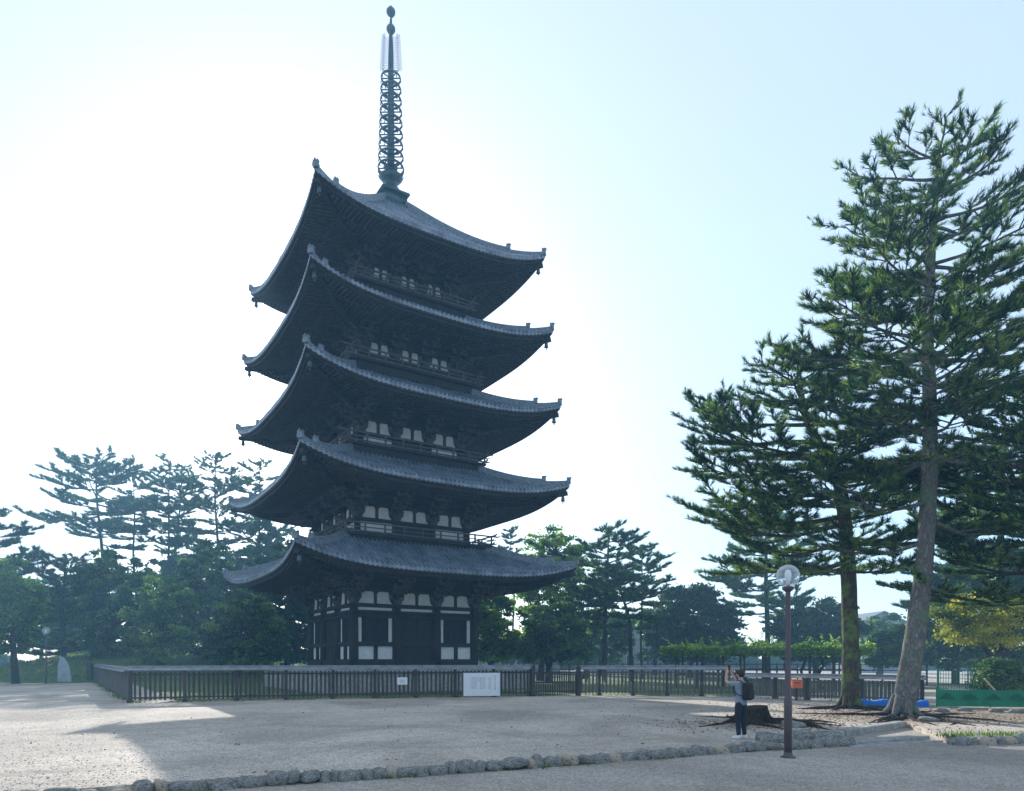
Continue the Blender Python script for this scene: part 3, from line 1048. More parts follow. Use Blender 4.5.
B0 = at(850, 708)
YB = B0[1]
trunkB = tr([(850, 710, 0), (851, 640, 0), (848, 560, 0), (843, 500, 0), (833, 460, 0), (815, 440, 0.2), (803, 410, 0.4), (798, 370, 0.5), (800, 348, 0.5)], YB, B0)
def RB(h, az):
    base = np.interp(h, [0, 0.2, 0.45, 0.7, 0.9, 1.0], [3.4, 4.9, 4.8, 3.3, 2.0, 0.8])
    return base * (1.0 - 0.10 * cos(az)) * (1 - 0.3 * max(0, -sin(az)))
rB = pine('pine_tree', B0, trunkB, [0.36, 0.32, 0.29, 0.26, 0.22, 0.18, 0.14, 0.1, 0.03], 5.2, RB, 40, 23, 'needle_near', 'bark_moss', tuft=0.26, nn=15,
          dens=2.0, side_gap=0.28, rough_trunk=0.05, ntr=16, extra=[(7.6, 3.1, 5.0), (10.4, 3.3, 4.8), (8.8, 2.9, 5.0), (9.6, 0.1, 5.0), (7.0, 0.0, 4.5)], wid=0.05, rise0=-0.02, rise1=0.26, droop=0.10, whorl=4, wobv=0.5)
tag(rB, 'mossy pine with a crooked upper trunk and wide low boughs, behind the lamp post', 'pine tree')

# pine standing right of the frame, boughs reaching into the picture
C0 = (20.3, 25.6, 0)
trunkC = [(0, 0, -0.1), (0.1, 0, 3), (0.0, 0, 6), (0.2, 0.1, 9), (0.1, 0, 11), (0.2, 0, 12.5)]
def RC(h, az):
    base = np.interp(h, [0, 0.3, 0.6, 0.85, 1.0], [4.4, 5.0, 4.2, 2.6, 0.8])
    return base
rC = pine('pine_tree', C0, trunkC, [0.36, 0.3, 0.26, 0.2, 0.12, 0.03], 5.2, RC, 38, 37, 'needle_near', 'bark_dark', tuft=0.22, nn=12, dens=1.6, side_gap=0.32,
          rough_trunk=0.05, ntr=14, extra=[(4.6, 3.2, 5.4)], droop=0.2, wid=0.09)
tag(rC, 'dark pine at the right edge whose long low bough hangs above the green net', 'pine tree')

# medium pine behind the wisteria trellis
# ---- left background: tall thin pines on the mound
def bgpine(px, Y, pytop, pycrown, wpx, seed, label, lean=0.0, trunk_r=0.28, nl=22, name='pine_tree', mat='needle_far', z0=0.0, pybase=None):
    X = atY(px, Y)
    top = zat(pytop, Y) - z0
    cr = zat(pycrown, Y) - z0
    R = wpx * Y / F / 2 * 0.86
    rs = random.Random(seed)
    tk = [(0, 0, -0.3), (lean * 0.15 * top + rs.uniform(-.2, .2), 0, top * 0.3), (lean * 0.45 * top + rs.uniform(-.4, .4), 0, top * 0.55), (lean * 0.8 * top + rs.uniform(-.3, .3), 0, top * 0.8), (lean * top, 0, top)]
    r = pine(name, (X, Y, z0), tk, [trunk_r, trunk_r * .85, trunk_r * .7, trunk_r * .45, 0.03], cr,
             lambda h, az: R * np.interp(h, [0, 0.25, 0.6, 0.85, 1], [0.75, 1.05, 1.0, 0.7, 0.3]), nl, seed, mat, 'bark_dark', tuft=0.36, nn=13, dens=2.0, side_gap=0.36, wid=0.085, bare=0.2, rise0=0.0, rise1=0.22, zvar=0.22, wobv=0.8, droop=0.10)
    tag(r, label, 'pine tree', 'tall pines behind the pagoda grounds')
    return r
MZ = 1.2
bgpine(108, 95, 458, 545, 112, 51, 'tallest crooked pine at the left, crown broad above the dark shrubs', -0.06, 0.30, 26, z0=MZ)
bgpine(137, 102, 474, 545, 54, 52, 'thin pine directly right of the tallest crooked pine, left background', -0.02, 0.22, 18, z0=MZ)
bgpine(164, 98, 462, 535, 60, 53, 'slender straight pine in the middle of the left background row', 0.03, 0.22, 20, z0=MZ)
bgpine(172, 105, 470, 560, 60, 54, 'bending slender pine with a long bare trunk, left background', 0.05, 0.24, 20, z0=MZ)
bgpine(216, 98, 456, 600, 78, 55, 'tall full pine left of the lowest pagoda roof corner', 0.0, 0.27, 30, z0=MZ)
bgpine(258, 105, 462, 600, 80, 56, 'pine partly hidden behind the left corners of the lower pagoda roofs', 0.01, 0.26, 28, z0=MZ)
bgpine(-8, 66, 512, 640, 95, 57, 'sunlit pine cut by the left edge of the picture', 0.02, 0.3, 30, z0=0.0)
bgpine(64, 70, 560, 660, 90, 58, 'dark low pine with layered boughs behind the left park lamps', 0.0, 0.25, 30, name='pine_tree', z0=1.0)

def bgbroad(px, Y, x0, x1, ytop, ybot, seed, label, mat='leaf_mid', n=16, r=1.8, nleaf=15000, size=0.20, th=None, z0=0.0, depth=None, r0=0.25, group='broadleaf trees round the pagoda grounds', lean=(0, 0), sub=7, name='broadleaf_tree', cl=1.0, low=0.55):
    """crown = many leaf clusters spread through an uneven envelope, each reached by a branch"""
    X = atY(px, Y)
    s = Y / F
    za, zb = zat(ybot, Y) - z0, zat(ytop, Y) - z0
    xa, xb = (x0 - px) * s, (x1 - px) * s
    rs = np.random.RandomState(seed)
    hw, hc = (xb - xa) / 2, (zb - za) / 2
    dp = depth or min(hw, 4.0)
    cr = cl * (0.26 + 0.085 * hw)
    N = int(n * 8)
    C = []
    while len(C) < N:
        q = rs.uniform(-1, 1, 3)
        h = (q[2] + 1) / 2
        wdt = (low + (1 - low) * sin(pi * min(1, h * 1.25) * 0.5 + 0.25)) * (1 - max(0, h - 0.55) ** 2 * 3.2)
        wdt *= 0.86 + 0.2 * sin(q[0] * 4 + seed) * sin(h * 7 + seed * 2)
        rr_2 = sqrt(q[0] ** 2 + q[1] ** 2)
        if rr_2 > wdt or rr_2 < wdt * rs.uniform(0, 0.75): continue
        C.append((xa + hw + q[0] * hw * 0.92, q[1] * dp, za + cr * .5 + (zb - za - cr) * h))
    C = np.array(C)
    root = empty(name, (X, Y, z0))
    th = th or max(1.2, za + 0.45 * (zb - za))
    tw = MB()
    top = np.array([lean[0] + (xa + xb) / 4, lean[1], th])
    tpts = [np.array([0, 0, -0.1]), top * 0.3 + np.array([rs.uniform(-.12, .12), 0, 0]), top * 0.65 + np.array([rs.uniform(-.15, .15), 0, 0]), top]
    tw.tube(tpts, [r0 * 1.3, r0, r0 * 0.8, r0 * 0.5], 9)
    tw.build('trunk', M['bark_dark'], root, True)
    wd = Wood()
    mains = []
    for i in range(7):
        t = rs.uniform(0.45, 1.0)
        st = interp_path(tpts, t)
        c = C[rs.randint(N)]
        c = st + (c - st) * 0.8
        md = (st + c) / 2 + np.array([0, 0, -0.06 * np.linalg.norm(c - st)]) + rs.normal(size=3) * 0.2
        wd.path([st, (st + md) / 2 + rs.normal(size=3) * 0.1, md, (md + c) / 2, c], r0 * 0.45, 0.04, 6)
        mains += [md, (md + c) / 2, c, top]
    mains = np.array(mains)
    for c in C:
        j = np.argmin(((mains - c) ** 2).sum(1) + rs.uniform(0, 1, len(mains)))
        wd.path([mains[j], (mains[j] + c) / 2 + rs.normal(size=3) * 0.15 - np.array([0, 0, .1]), c], 0.05, 0.012, 4)
    wd.mb.build('limbs', M['bark_dark'], root, True)
    rad = cr * rs.uniform(0.55, 1.35, N)
    pr = rad ** 2 / (rad ** 2).sum()
    idx = rs.choice(N, nleaf, p=pr)
    g = unit(rs.normal(size=(nleaf, 3))) * rs.uniform(0.05, 1.0, (nleaf, 1)) ** 0.7 * np.where(rs.uniform(0, 1, (nleaf, 1)) < 0.2, 1.75, 1.0)
    g[:, 2] = g[:, 2] * 0.5
    P = C[idx] + g * rad[idx][:, None]
    tint = np.clip(rs.uniform(0, 1, N)[idx] * 0.6 + rs.uniform(0, 1, nleaf) * 0.4, 0, 1)
    np_mesh('crown', leaves(P, rs.uniform(0.6, 1.3, nleaf) * size, rs), 4, M[mat], root, tint)
    tag(root, label, 'tree', group)
    return root
bgbroad(112, 70, 68, 162, 545, 664, 61, 'rounded green broadleaf tree below the tallest crooked pine', 'leaf_mid', 26, nleaf=21000, size=0.19, z0=1.5, cl=0.85)
bgbroad(160, 66, 128, 205, 572, 664, 62, 'yellow green broadleaf tree above the sunlit lawn at the left', 'leaf_light', 20, nleaf=14000, size=0.18, z0=1.5, cl=0.85)
bgbroad(206, 72, 172, 248, 540, 664, 63, 'mid green broadleaf tree between the lawn and the pagoda', 'leaf_mid', 24, nleaf=16000, size=0.19, z0=1.2, cl=0.85)
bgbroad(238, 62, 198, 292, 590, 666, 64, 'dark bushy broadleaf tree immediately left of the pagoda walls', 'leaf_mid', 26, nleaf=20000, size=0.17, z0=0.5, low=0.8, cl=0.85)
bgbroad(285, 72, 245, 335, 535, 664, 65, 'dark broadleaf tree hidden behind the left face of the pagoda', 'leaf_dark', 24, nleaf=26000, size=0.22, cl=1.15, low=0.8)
bgbroad(16, 58, -30, 42, 556, 655, 66, 'sunny loose broadleaf tree at the left edge by the path', 'leaf_light', 20, nleaf=22000, size=0.18)
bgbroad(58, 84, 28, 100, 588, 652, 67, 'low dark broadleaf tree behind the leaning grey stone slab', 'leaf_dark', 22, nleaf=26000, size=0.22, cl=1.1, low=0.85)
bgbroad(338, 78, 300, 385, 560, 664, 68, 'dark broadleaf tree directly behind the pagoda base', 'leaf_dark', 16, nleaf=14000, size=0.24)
bgbroad(40, 108, 10, 90, 575, 650, 69, 'hazy distant broadleaf tree over the far end of the left path', 'leaf_mid', 18, nleaf=16000, size=0.3, low=0.8)
bgbroad(185, 102, 130, 235, 535, 655, 70, 'pale hazy broadleaf tree filling the gap behind the bending slender pine', 'leaf_mid', 26, nleaf=26000, size=0.3, low=0.8, z0=1.5)
bgbroad(95, 104, 50, 150, 560, 655, 77, 'hazy broadleaf tree far behind the tallest crooked pine', 'leaf_mid', 24, nleaf=22000, size=0.3, low=0.8, z0=1.0)
bgbroad(262, 106, 215, 310, 520, 655, 78, 'hazy tall broadleaf tree behind the pine beside the pagoda eaves', 'leaf_mid', 26, nleaf=24000, size=0.3, low=0.8)
# right of the pagoda
bgbroad(490, 62, 455, 524, 588, 662, 71, 'short broadleaf tree touching the right wall of the pagoda', 'leaf_light', 20, nleaf=20000, size=0.18, th=2.2, low=0.8)
bgbroad(541, 66, 505, 592, 522, 632, 72, 'tall forked broadleaf tree with pale green crown right of the pagoda', 'leaf_light', 24, nleaf=15000, size=0.17, th=4.0, r0=0.3)
bgbroad(548, 60, 508, 596, 602, 662, 73, 'dense dark broadleaf tree behind the fence gate', 'leaf_mid', 22, nleaf=20000, size=0.17, th=1.8, low=0.8)
bgbroad(585, 72, 560, 620, 560, 640, 74, 'airy green broadleaf tree in front of the pale houses', 'leaf_light', 16, nleaf=10000, size=0.17, th=4.0)
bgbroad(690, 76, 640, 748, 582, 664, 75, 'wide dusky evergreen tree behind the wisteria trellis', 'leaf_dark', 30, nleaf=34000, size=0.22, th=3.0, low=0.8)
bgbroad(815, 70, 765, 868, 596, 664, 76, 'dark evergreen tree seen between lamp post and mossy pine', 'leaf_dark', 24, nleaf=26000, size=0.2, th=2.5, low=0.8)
bgpine(604, 68, 528, 625, 92, 81, 'slender pine with an open crown in front of the houses', 0.03, 0.24, 22)
bgpine(642, 72, 546, 610, 60, 82, 'narrow pole like pine just right of the slender open pine', 0.0, 0.13, 18)
bgpine(632, 64, 568, 630, 70, 83, 'small pine on a trunk leaning left, behind the fence', -0.10, 0.22, 14)
bgpine(512, 92, 528, 570, 30, 84, 'small distant pine tip above the right end of the lowest roof', 0.0, 0.16, 10)
bgbroad(600, 88, 570, 640, 606, 664, 85, 'hazy round tree screening the pale two storey house', 'leaf_mid', 16, nleaf=12000, size=0.22, low=0.7)
bgbroad(655, 90, 628, 690, 602, 664, 86, 'hazy tree screening the grey two storey house', 'leaf_mid', 16, nleaf=12000, size=0.22, low=0.7)
bgbroad(878, 84, 858, 915, 614, 666, 87, 'hazy bushy tree in the gap between the two big pine trunks', 'leaf_mid', 16, nleaf=14000, size=0.22, low=0.8)
bgbroad(510, 90, 490, 540, 632, 664, 88, 'low hazy bush far right of the pagoda base', 'leaf_dark', 12, nleaf=9000, size=0.22, low=0.9)
bgbroad(578, 92, 560, 600, 640, 668, 89, 'low hazy bush behind the right post of the fence gate', 'leaf_mid', 12, nleaf=9000, size=0.22, low=0.9)
# right side, behind the big pines
bgpine(768, 72, 505, 625, 112, 41, 'medium pine with layered bright boughs rising behind the wisteria trellis', 0.0, 0.3, 34, mat='needle_near')
bgbroad(985, 36, 930, 1040, 590, 650, 91, 'golden yellow maple glowing behind the tallest pine', 'leaf_gold', 14, nleaf=12000, size=0.085, th=2.8, depth=2.0, r0=0.13)
bgbroad(905, 60, 865, 950, 622, 668, 92, 'pale green bushy tree between the two big pine trunks', 'leaf_mid', 18, nleaf=16000, size=0.15, low=0.8)
bgbroad(985, 52, 915, 1060, 540, 672, 93, 'deep green broadleaf tree behind the golden maple', 'leaf_mid', 34, nleaf=42000, size=0.15, low=0.85)
bgpine(1005, 42, 440, 650, 150, 94, 'dusky background pine behind the green mesh fence', 0.0, 0.28, 26)
bgpine(955, 56, 480, 650, 120, 95, 'shaded pine rising directly behind the tallest pine', 0.0, 0.28, 24)
bgbroad(995, 33, 970, 1035, 655, 692, 96, 'low conical evergreen bush behind the green net at the right', 'leaf_mid', 12, nleaf=9000, size=0.07, th=0.8, depth=1.0, r0=0.06, low=0.9)

# far-off wood that closes the horizon: one mass
rs = np.random.RandomState(3)
nW = 90000
th = rs.uniform(-1.15, 1.15, nW)
hgt = 4.5 + 3.0 * np.sin(th * 9) * np.sin(th * 23 + 1) + 2.0 * np.sin(th * 61)
hgt = np.clip(hgt, 2.0, 9.0)
Yd = rs.uniform(128, 150, nW)
lump = 0.75 + 0.25 * np.sin(th * 190 + 3 * np.sin(th * 70))
P = np.stack([Yd * np.tan(th) * 0.9, Yd, rs.uniform(0, 1, nW) ** 0.7 * hgt * lump], 1)
far = np_mesh('distant_wood', leaves(P, rs.uniform(0.35, 0.8, nW), rs), 4, M['leaf_dark'], None, rs.uniform(0, 1, nW))
tag(far, 'far off belt of hazy trees along the horizon', 'woodland', kind='stuff')
# ------------------------------------------------------------------ ground
PZ = -0.17
kpx = [(60, 790), (150, 783), (240, 777), (330, 771), (420, 766), (510, 760), (600, 754), (670, 749), (740, 744), (790, 741.5), (838, 739)]
KL = [Vector(at(*p)) for p in kpx]
d0 = (KL[0] - KL[2]).normalized()
left_ext = [KL[0] + d0 * t for t in (60, 20, 8, 3)]
recess = [Vector(at(846, 729.5)), Vector(at(906, 721.5)), Vector(at(950, 734))]
rk = [Vector(at(*p)) for p in ((950, 738), (990, 737), (1030, 736.5), (1100, 736))]
right_ext = [rk[-1] + (rk[-1] - rk[-2]).normalized() * t for t in (8, 25, 70)]
front = left_ext + KL + recess[:2] + rk + right_ext
top = [(p.x, p.y, 0.0) for p in front]
m = MB()
far_pts = [(300, 40, 0), (300, 300, 0), (-300, 300, 0), (-300, 40, 0)]
n = len(top)
m.add(top + far_pts + [(x, y, -0.3) for x, y, z in top],
      [tuple(range(n + 4))] + [(i, n + 4 + i, n + 4 + i + 1, i + 1)[::-1] for i in range(n - 1)])
yard = m.build('ground', M['yard'])
tag(yard, kind='structure')
m = MB()
m.add([(-300, -300, PZ), (300, -300, PZ), (300, 60, PZ), (-300, 60, PZ)], [(0, 1, 2, 3)])
tag(m.build('path', M['path']), kind='structure')

# grassy mound behind the fence on the left
m = MB()
gx, gy = 44, 34
vs, fs = [], []
def mound_h(x, y):
    u = ((x + 40) / 17.5) ** 2 + ((y - 82) / 22.0) ** 2
    return 3.1 * max(0.0, 1 - u) ** 0.75 + 0.15 * sin(x * 0.9) * sin(y * 0.7) * max(0, 1 - u)
for j in range(gy + 1):
    for i in range(gx + 1):
        x, y = -58.5 + 37 * i / gx, 59 + 46 * j / gy
        vs.append((x, y, mound_h(x, y) - 0.02 + 0.024 * (mound_h(x, y) > 0)))
for j in range(gy):
    for i in range(gx):
        a = j * (gx + 1) + i
        fs.append((a, a + 1, a + gx + 2, a + gx + 1))
m.add(vs, fs)
tag(m.build('grass_mound', M['grass'], None, True), kind='structure')
# enclosure lawn inside the fence
m = MB()
m.add([(-16, 33.6, 0.006), (-8.9, 36.2, 0.006), (5, 39.8, 0.006), (12, 38.8, 0.006), (30, 48, 0.006), (26, 85, 0.006), (-30, 85, 0.006), (-34, 62, 0.006)], [tuple(range(8))])
tag(m.build('lawn', M['grass']), kind='structure')

def blades(P, S, rs, mat, name):
    n = len(P)
    a = rs.uniform(0, 2 * pi, n)
    side = np.stack([np.cos(a), np.sin(a), np.zeros(n)], 1)
    lean_ = rs.normal(size=(n, 3)) * 0.35
    lean_[:, 2] = 1
    v = np.stack([P - side * (S * 0.12)[:, None], P + side * (S * 0.12)[:, None], P + unit(lean_) * S[:, None]], 1).reshape(-1, 3)
    return np_mesh(name, v, 3, mat, None, rs.uniform(0, 1, n))

rs = np.random.RandomState(9)
n = 26000
x = rs.uniform(-57, -23, n); y = rs.uniform(60, 100, n)
P = np.array([(a, b, mound_h(a, b)) for a, b in zip(x, y)])
P = P[P[:, 2] > 0.02]
tag(blades(P, rs.uniform(0.12, 0.3, len(P)), rs, M['blade'], 'mound_grass'), 'short grass growing on the mound at the left', 'grass', kind='stuff')

FL = [Vector((-36.5, 61.5, 0)), Vector((-17.6, 32.3, 0)), Vector((-9.1, 35.6, 0)), Vector((4.9, 39.2, 0)), Vector((12.2, 38.0, 0))]
FR = [Vector((12.3, 36.9, 0)), Vector((14.6, 34.6, 0)), Vector((18.4, 31.4, 0))]
segs = [(a, b) for a, b in zip(FL[:-1], FL[1:])] + [(a, b) for a, b in zip(FR[:-1], FR[1:])]
Ps = []
for a, b in segs:
    k = int((b - a).length * 90)
    t = rs.uniform(0, 1, k)
    off = np.abs(rs.normal(size=k)) * 0.22
    d = (b - a).normalized()
    nrm = Vector((d.y, -d.x, 0))
    dens = 0.5 + 0.5 * np.sin(t * 23 + a.x)
    for i in range(k):
        if rs.uniform() < dens[i]:
            p = a + (b - a) * t[i] + nrm * (off[i] - 0.1)
            Ps.append((p.x, p.y, 0))
for i in range(900):                               # ragged grass behind the kerb and on the pine bank
    t = rs.uniform(0, 1)
    q = rk[0] + (rk[-1] - rk[0]) * t
    Ps.append((q.x + rs.normal() * .1, q.y + abs(rs.normal()) * 0.5, 0))
for i in range(2600):
    k = rs.randint(0, len(KL) - 1)
    q = KL[k] + (KL[k + 1] - KL[k]) * rs.uniform()
    if sin(q.x * 2.1) + sin(q.x * 0.7 + 1) < 0.2: continue
    Ps.append((q.x + rs.normal() * .06, q.y + rs.normal() * .08 - 0.15, -0.2))
Ps = np.array(Ps)
tag(blades(Ps, rs.uniform(0.05, 0.16, len(Ps)), rs, M['blade'], 'weeds'), 'ragged weeds along the fence foot and the kerb stones', 'grass', kind='stuff')

# loose gravel and litter
def scatter_stones(n, xr, pyr, z, name, mat, smin, smax, label, seed):
    rs = np.random.RandomState(seed)
    py = rs.uniform(pyr[0], pyr[1], n)
    Y = F * (CZ - z) / (py - HZ)
    X = (rs.uniform(xr[0], xr[1], n) - 512) / F * Y
    s = rs.uniform(smin, smax, n)
    oc = np.array([(1, 0, 0), (0, 1, 0), (-1, 0, 0), (0, -1, 0), (0, 0, .7), (0, 0, -.7)], float)
    fc = [(0, 1, 4), (1, 2, 4), (2, 3, 4), (3, 0, 4)]
    a = rs.uniform(0, 6.28, n)
    V = oc[None] * rs.uniform(0.6, 1.2, (n, 6, 1)) * s[:, None, None]
    c, si = np.cos(a)[:, None], np.sin(a)[:, None]
    V = np.stack([V[..., 0] * c - V[..., 1] * si, V[..., 0] * si + V[..., 1] * c, V[..., 2]], -1)
    V = V + np.stack([X, Y, np.full(n, z)], 1)[:, None]
    return V, fc
def on_yard(X, Y):
    k = np.interp(X, [p.x for p in front], [p.y for p in front])
    return Y > k + 0.1
V1, fc = scatter_stones(16000, (-40, 1064), (700, 800), 0.0, '', None, 0.008, 0.024, '', 4)
V1 = V1[on_yard(V1[:, 4, 0], V1[:, 4, 1])]
V2, _ = scatter_stones(14000, (-40, 1064), (740, 830), PZ, '', None, 0.007, 0.02, '', 5)
V2 = V2[~on_yard(V2[:, 4, 0], V2[:, 4, 1] + 0.3)]
for V, nm, lb in ((V1, 'yard_gravel', 'loose pebbles strewn over the sandy yard'), (V2, 'path_gravel', 'loose pebbles strewn over the near path')):
    tri = V[:, np.array(fc)].reshape(-1, 3)
    o = np_mesh(nm, tri, 3, M['stone'])
    tag(o, lb, 'gravel', kind='stuff')
# fallen pine needles and twigs
rs = np.random.RandomState(15)
n = 6500
c = rs.randint(0, 4, n)
cx = np.array([A0[0], B0[0], 7.6, 15.0])[c]; cy = np.array([A0[1], B0[1], 21.5, 23])[c]
X = cx + rs.normal(size=n) * np.array([2.6, 2.6, 1.5, 4.5])[c]; Y = cy + rs.normal(size=n) * np.array([1.8, 1.8, 1.0, 1.8])[c]
ok = on_yard(X, Y)
P = np.stack([X, Y, np.full(n, 0.012)], 1)[ok]
P2 = np.stack([rs.uniform(-12, 12, 500), rs.uniform(12, 34, 500), np.full(500, 0.012)], 1)
P2 = P2[on_yard(P2[:, 0], P2[:, 1])]
P = np.concatenate([P, P2])
o = np_mesh('leaf_litter', leaves(P, rs.uniform(0.02, 0.06, len(P)), rs, 3.0), 4, M['dryneedle'], None, rs.uniform(0, 1, len(P)))
tag(o, 'brown fallen needles and leaves lying under the pines', 'leaf litter', kind='stuff')

# ------------------------------------------------------------------ kerb stones
import bmesh
from mathutils import noise as mnoise
def rock_mesh(name, seed, mat, sub=3, amp=0.28, square=0.35):
    bm = bmesh.new()
    bmesh.ops.create_icosphere(bm, subdivisions=sub, radius=1)
    for v in bm.verts:
        p = v.co.copy()
        mx = max(abs(p.x), abs(p.y), abs(p.z))
        p = p.lerp(p / mx * 0.85, square)
        nz = mnoise.noise(p * 1.1 + Vector((seed * 7.1, 0, 0))) * amp + mnoise.noise(p * 3.1 + Vector((0, seed * 3.3, 0))) * amp * 0.35
        v.co = p * (1 + nz)
    me = bpy.data.meshes.new(name)
    bm.to_mesh(me); bm.free()
    me.polygons.foreach_set('use_smooth', [True] * len(me.polygons))
    me.materials.append(mat)
    return me
rocks = [rock_mesh('kerb_stone', i, M['boulder_tan'] if i in (3, 9) else M['boulder']) for i in range(12)]
rr_ = random.Random(77)
def lay_stones(poly, lmin, lmax, hmin, hmax, label, group, top_off=0.03, wid=0.17):
    s, out = 0.0, []
    L = [0]
    for a, b in zip(poly[:-1], poly[1:]): L.append(L[-1] + (b - a).length)
    while s < L[-1]:
        ln = rr_.uniform(lmin, lmax)
        c = s + ln / 2
        k = max(i for i in range(len(L) - 1) if L[i] <= min(c, L[-1] - 1e-3))
        t = (c - L[k]) / (L[k + 1] - L[k])
        p = poly[k] + (poly[k + 1] - poly[k]) * t
        d = poly[k + 1] - poly[k]
        ri = rr_.randrange(12)
        o = bpy.data.objects.new('kerb_stone', rocks[ri])
        COL.objects.link(o)
        h = rr_.uniform(hmin, hmax)
        o.scale = (ln * 0.56, rr_.uniform(wid * 0.85, wid * 1.2), h)
        ztop = top_off + rr_.uniform(-0.055, 0.04)
        o.location = (p.x + rr_.uniform(-.02, .02), p.y - 0.04 + rr_.uniform(-.04, .04), ztop - h * 0.9)
        o.rotation_euler = (rr_.uniform(-.3, .3), rr_.uniform(-.2, .2), atan2(d.y, d.x) + rr_.uniform(-.3, .3))
        tan = ri in (3, 9)
        tag(o, ('tan ' if tan else 'grey ') + label, 'kerb stone', group + (' of tan stone' if tan else ''))
        s += ln * 0.93
lay_stones([KL[0] + d0 * 2.2] + KL, 0.17, 0.52, 0.11, 0.19, 'rounded stone in the kerb between gravel yard and path', 'kerb stones along the path')
lay_stones(rk + [rk[-1] + Vector((2, 0, 0))], 0.25, 0.6, 0.18, 0.25, 'rough block in the low retaining edge at the right', 'retaining edge stones at the right', 0.06, 0.2)
for px, py, sx, sz, lb in ((772, 741, 0.42, 0.30, 'large pale boulder beside the foot of the lamp post, left of it'), (803, 739, 0.48, 0.30, 'large boulder immediately right of the lamp post foot'),
                           (828, 737, 0.36, 0.24, 'boulder between the lamp post and the stone steps'), (793, 727, 0.30, 0.16, 'small boulder lying on roots behind the lamp post'), (930, 721, 0.35, 0.12, 'flat pale rock lying right of the tallest pine')):
    o = bpy.data.objects.new('boulder', rock_mesh('boulder', px, M['boulder'], 3, 0.4, 0.3))
    COL.objects.link(o)
    p = at(px, py)
    o.location = (p[0], p[1], sz * 0.15 if py < 730 else -0.08)
    o.scale = (sx, 0.3, sz)
    o.rotation_euler = (0, 0.1, 0.2)
    tag(o, lb, 'boulder')
# stone steps
for (a, b, za, w, lb) in (((846, 730), (907, 721.5), 0.03, 0.34, 'topmost long stone step below the pine roots'), ((850, 741.5), (930, 735.5), -0.06, 0.36, 'middle long stone step of the three'), ((852, 746), (948, 740.5), -0.14, 0.36, 'lowest long stone step at the path edge')):
    pa, pb = at(*a, za), at(*b, za)
    m = MB()
    k = 9
    vs, fs = [], []
    a_, b_ = Vector(pa), Vector(pb)
    d = (b_ - a_).normalized(); nn_ = Vector((-d.y, d.x, 0))
    r2 = random.Random(int(a[0]))
    sec = [(0, -0.35), (0, -0.03), (0.03, 0), (w - 0.03, 0), (w, -0.03), (w, -0.35)]
    for i in range(k + 1):
        q = a_.lerp(b_, i / k)
        j = r2.uniform(-0.012, 0.012)
        for u, z in sec:
            vs.append((q.x + nn_.x * (u + j), q.y + nn_.y * (u + j), za + z + r2.uniform(-.006, .006)))
    ns = len(sec)
    for i in range(k):
        for j in range(ns):
            c, e = i * ns + j, i * ns + (j + 1) % ns
            fs.append((c, e, e + ns, c + ns))
    fs += [tuple(range(ns))[::-1], tuple(range(k * ns, k * ns + ns))]
    m.add(vs, fs)
    tag(m.build('stone_step', M['stone']), lb, 'step')

# surface roots round the pines and stump
def roots(cx, cy, seed, n, L, label):
    r = random.Random(seed)
    m = MB()
    for i in range(n):
        a = r.uniform(-pi, 0.3) if i % 3 else r.uniform(0, 2 * pi)
        p = Vector((cx + cos(a) * 0.35, cy + sin(a) * 0.35, 0.07))
        pts = [p.copy()]
        for j in range(8):
            a += r.uniform(-0.45, 0.45)
            p = p + Vector((cos(a), sin(a), 0)) * (L / 8) * r.uniform(0.7, 1.2)
            p.z = 0.05 * (1 - j / 8) - 0.02 + r.uniform(-.015, .02)
            if p.y < np.interp(p.x, [q.x for q in front], [q.y for q in front]) + 0.2: break
            pts.append(p.copy())
        if len(pts) > 2:
            m.tube(pts, [0.085 * (1 - 0.75 * j / len(pts)) for j in range(len(pts))], 7)
    o = m.build('tree_roots', M['stump'], None, True)
    tag(o, label, 'roots')
roots(A0[0], A0[1], 1, 13, 3.4, 'dark gnarled roots spreading on earth round the tallest pine')
roots(B0[0], B0[1], 2, 9, 2.4, 'gnarled roots spreading round the mossy pine')
S0 = at(752, 722)
roots(S0[0] + 0.1, S0[1] + 0.1, 3, 10, 2.6, 'old roots spreading from the sawn stump')
st = MB()
n = 26
vs, fs = [], []
r = random.Random(4)
fl = [1 + 0.22 * sin(3 * 2 * pi * i / n + 1) + 0.10 * sin(7 * 2 * pi * i / n) + r.uniform(-.03, .03) for i in range(n)]
for z, rad, k in ((-0.03, 0.80, 1.3), (0.08, 0.64, 1.1), (0.2, 0.54, 0.7), (0.36, 0.48, 0.5), (0.48, 0.47, 0.4), (0.475, 0.42, 0.4)):
    for i in range(n):
        a = 2 * pi * i / n
        q = rad * (1 + (fl[i] - 1) * k)
        vs.append((q * cos(a), q * sin(a), z + (0.05 * cos(a - 0.4) if z > 0.3 else 0)))
for j in range(5):
    for i in range(n):
        fs.append((j * n + i, j * n + (i + 1) % n, (j + 1) * n + (i + 1) % n, (j + 1) * n + i))
fs.append(tuple(range(5 * n, 6 * n)))
st.add(vs, fs)
stump = st.build('tree_stump', M['stump'], None, False)
stump.location = S0
tag(stump, 'dark sawn off tree stump with flared roots beside the photographing person', 'tree stump')

